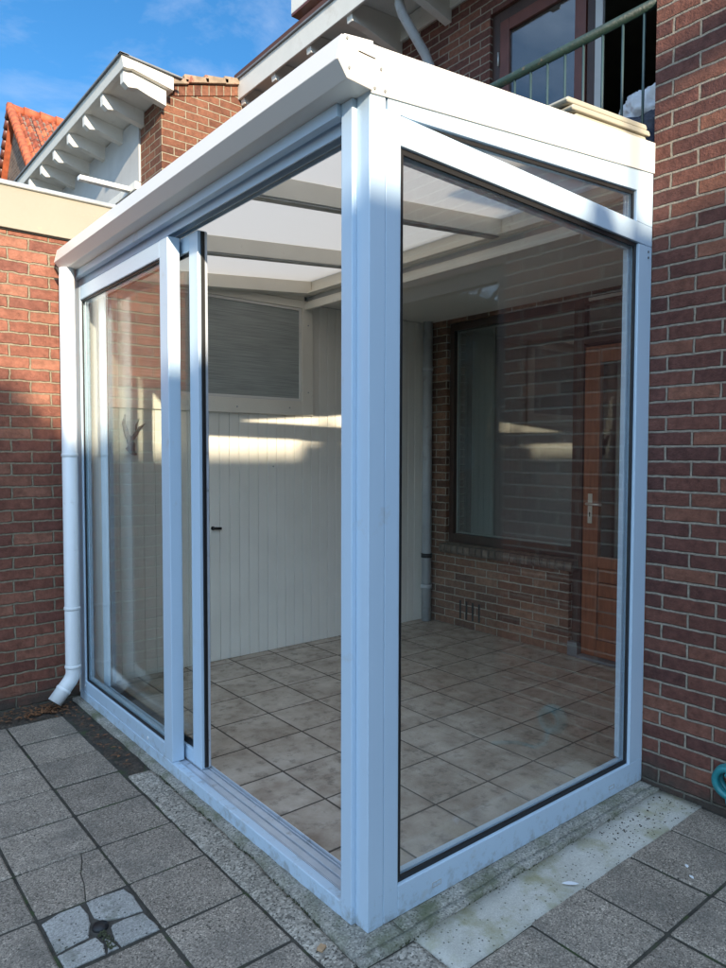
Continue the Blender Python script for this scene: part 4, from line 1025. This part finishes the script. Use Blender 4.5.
# moss tufts along the kerb joint
bm = bmesh.new()
for k in range(500):
    if k < 300: y_ = rnd.uniform(-.05, 1.4); x_ = -.054+rnd.gauss(0, .003)-.033*min(1, max(0, 1-y_/.6))
    elif k < 430: x_, y_ = rnd.uniform(-.05, 1.3), -.086+rnd.gauss(0, .003)
    else: x_, y_ = -.594+rnd.gauss(0, .006), rnd.uniform(.43, .52)
    if noise.noise(Vector((x_*6, y_*6, 0))) < -.05 and k < 430: continue
    bmesh.ops.create_icosphere(bm, subdivisions=1, radius=rnd.uniform(.0015, .0042), matrix=Matrix.Translation((x_, y_, .001+rnd.random()*.003)))
simple('moss', (0.055, 0.06, 0.03), 0.95, var=0.4, vscale=60)
me = bpy.data.meshes.new('moss'); bm.to_mesh(me); bm.free(); me.materials.append(M['moss'])
o = bpy.data.objects.new('moss', me); COL.objects.link(o); tag(o, 'green moss growing in the kerb joints', 'moss', kind='stuff')

# ------------------------------------------------------------ sky, sun, camera
w = bpy.data.worlds.new('World'); S.world = w; w.use_nodes = True
nt = w.node_tree; nt.nodes.clear()
wo = N(nt, 'ShaderNodeOutputWorld'); bg = N(nt, 'ShaderNodeBackground')
sky = N(nt, 'ShaderNodeTexSky'); sky.sky_type = 'NISHITA'; sky.sun_disc = False
sd = Vector((-.25, -1, .287)).normalized()
sky.sun_elevation = math.asin(sd.z); sky.sun_rotation = math.atan2(sd.x, sd.y)
sky.air_density = 1.0; sky.dust_density = 0.1; sky.ozone_density = 3.0
tc = N(nt, 'ShaderNodeTexCoord')
mp = N(nt, 'ShaderNodeMapping'); mp.inputs['Scale'].default_value = (1.3, 1.3, 2.6); mp.inputs['Rotation'].default_value = (.3, .1, .4)
L(nt, tc, 'Generated', mp, 'Vector')
cn = noise_n(nt, mp, 2.3, 8, 0.6); cn.inputs['Distortion'].default_value = .5
cr = ramp(nt, [(0.38, 0.0), (0.66, 0.85)]); dp_ = N(nt, 'ShaderNodeVectorMath', operation='DOT_PRODUCT'); L(nt, tc, 'Generated', dp_, 0); dp_.inputs[1].default_value = tuple(sd)
md = N(nt, 'ShaderNodeMath', operation='MULTIPLY_ADD'); L(nt, dp_, 'Value', md, 0); md.inputs[1].default_value = 0.12; L(nt, cn, 'Fac', md, 2)
L(nt, md, 0, cr, 'Fac')
cc = ramp(nt, [(0.35, (2.6, 3.3, 4.6)), (0.75, (8.6, 11.6, 15.6))])  # clouds toward the sun, out of view, added bright to lift the shaded faces
dm = N(nt, 'ShaderNodeMath', operation='MULTIPLY_ADD'); L(nt, dp_, 'Value', dm, 0); dm.inputs[1].default_value = 0.5; dm.inputs[2].default_value = 0.5; L(nt, dm, 0, cc, 'Fac')
mx = mixc(nt); L(nt, cr, 'Color', mx, 0); hs = N(nt, 'ShaderNodeHueSaturation'); hs.inputs['Saturation'].default_value = 1.25; L(nt, sky, 0, hs, 'Color'); L(nt, hs, 0, mx, 6); L(nt, cc, 'Color', mx, 7)
L(nt, mx, 2, bg, 'Color'); bg.inputs['Strength'].default_value = 0.10
L(nt, bg, 0, wo, 'Surface')

sl = bpy.data.lights.new('sun', 'SUN'); sl.energy = 4.0; sl.angle = rad(.53); sl.color = (1, .85, .64)
so = bpy.data.objects.new('sun', sl); COL.objects.link(so)
so.rotation_euler = (-sd).to_track_quat('-Z', 'Y').to_euler(); so.location = (-3, -8, 8)

cam = bpy.data.cameras.new('camera'); co = bpy.data.objects.new('camera', cam); COL.objects.link(co)
yaw, pit, rol = 0.8851, -0.0438, 0.0021
f = Vector((math.cos(yaw)*math.cos(pit), math.sin(yaw)*math.cos(pit), math.sin(pit)))
r0 = f.cross(Vector((0, 0, 1))).normalized(); u0 = r0.cross(f)
r1 = r0*math.cos(rol)+u0*math.sin(rol); u1 = -r0*math.sin(rol)+u0*math.cos(rol)
co.matrix_world = Matrix(((r1.x, u1.x, -f.x, -1.2695), (r1.y, u1.y, -f.y, -1.5256), (r1.z, u1.z, -f.z, 1.4225), (0, 0, 0, 1)))
cam.sensor_width = 36; cam.sensor_fit = 'VERTICAL'; cam.sensor_height = 36; cam.lens = 697.456/968*36
cam.clip_start = .02; cam.clip_end = 500
S.camera = co

S.render.engine = 'CYCLES'
S.cycles.max_bounces = 12; S.cycles.transparent_max_bounces = 24; S.cycles.diffuse_bounces = 5; S.cycles.glossy_bounces = 5
S.cycles.use_denoising = True
S.cycles.sample_clamp_indirect = 8; S.cycles.blur_glossy = 0.3
S.view_settings.view_transform = 'Standard'; S.view_settings.look = 'None'; S.view_settings.gamma = 1
S.view_settings.exposure = 1.2
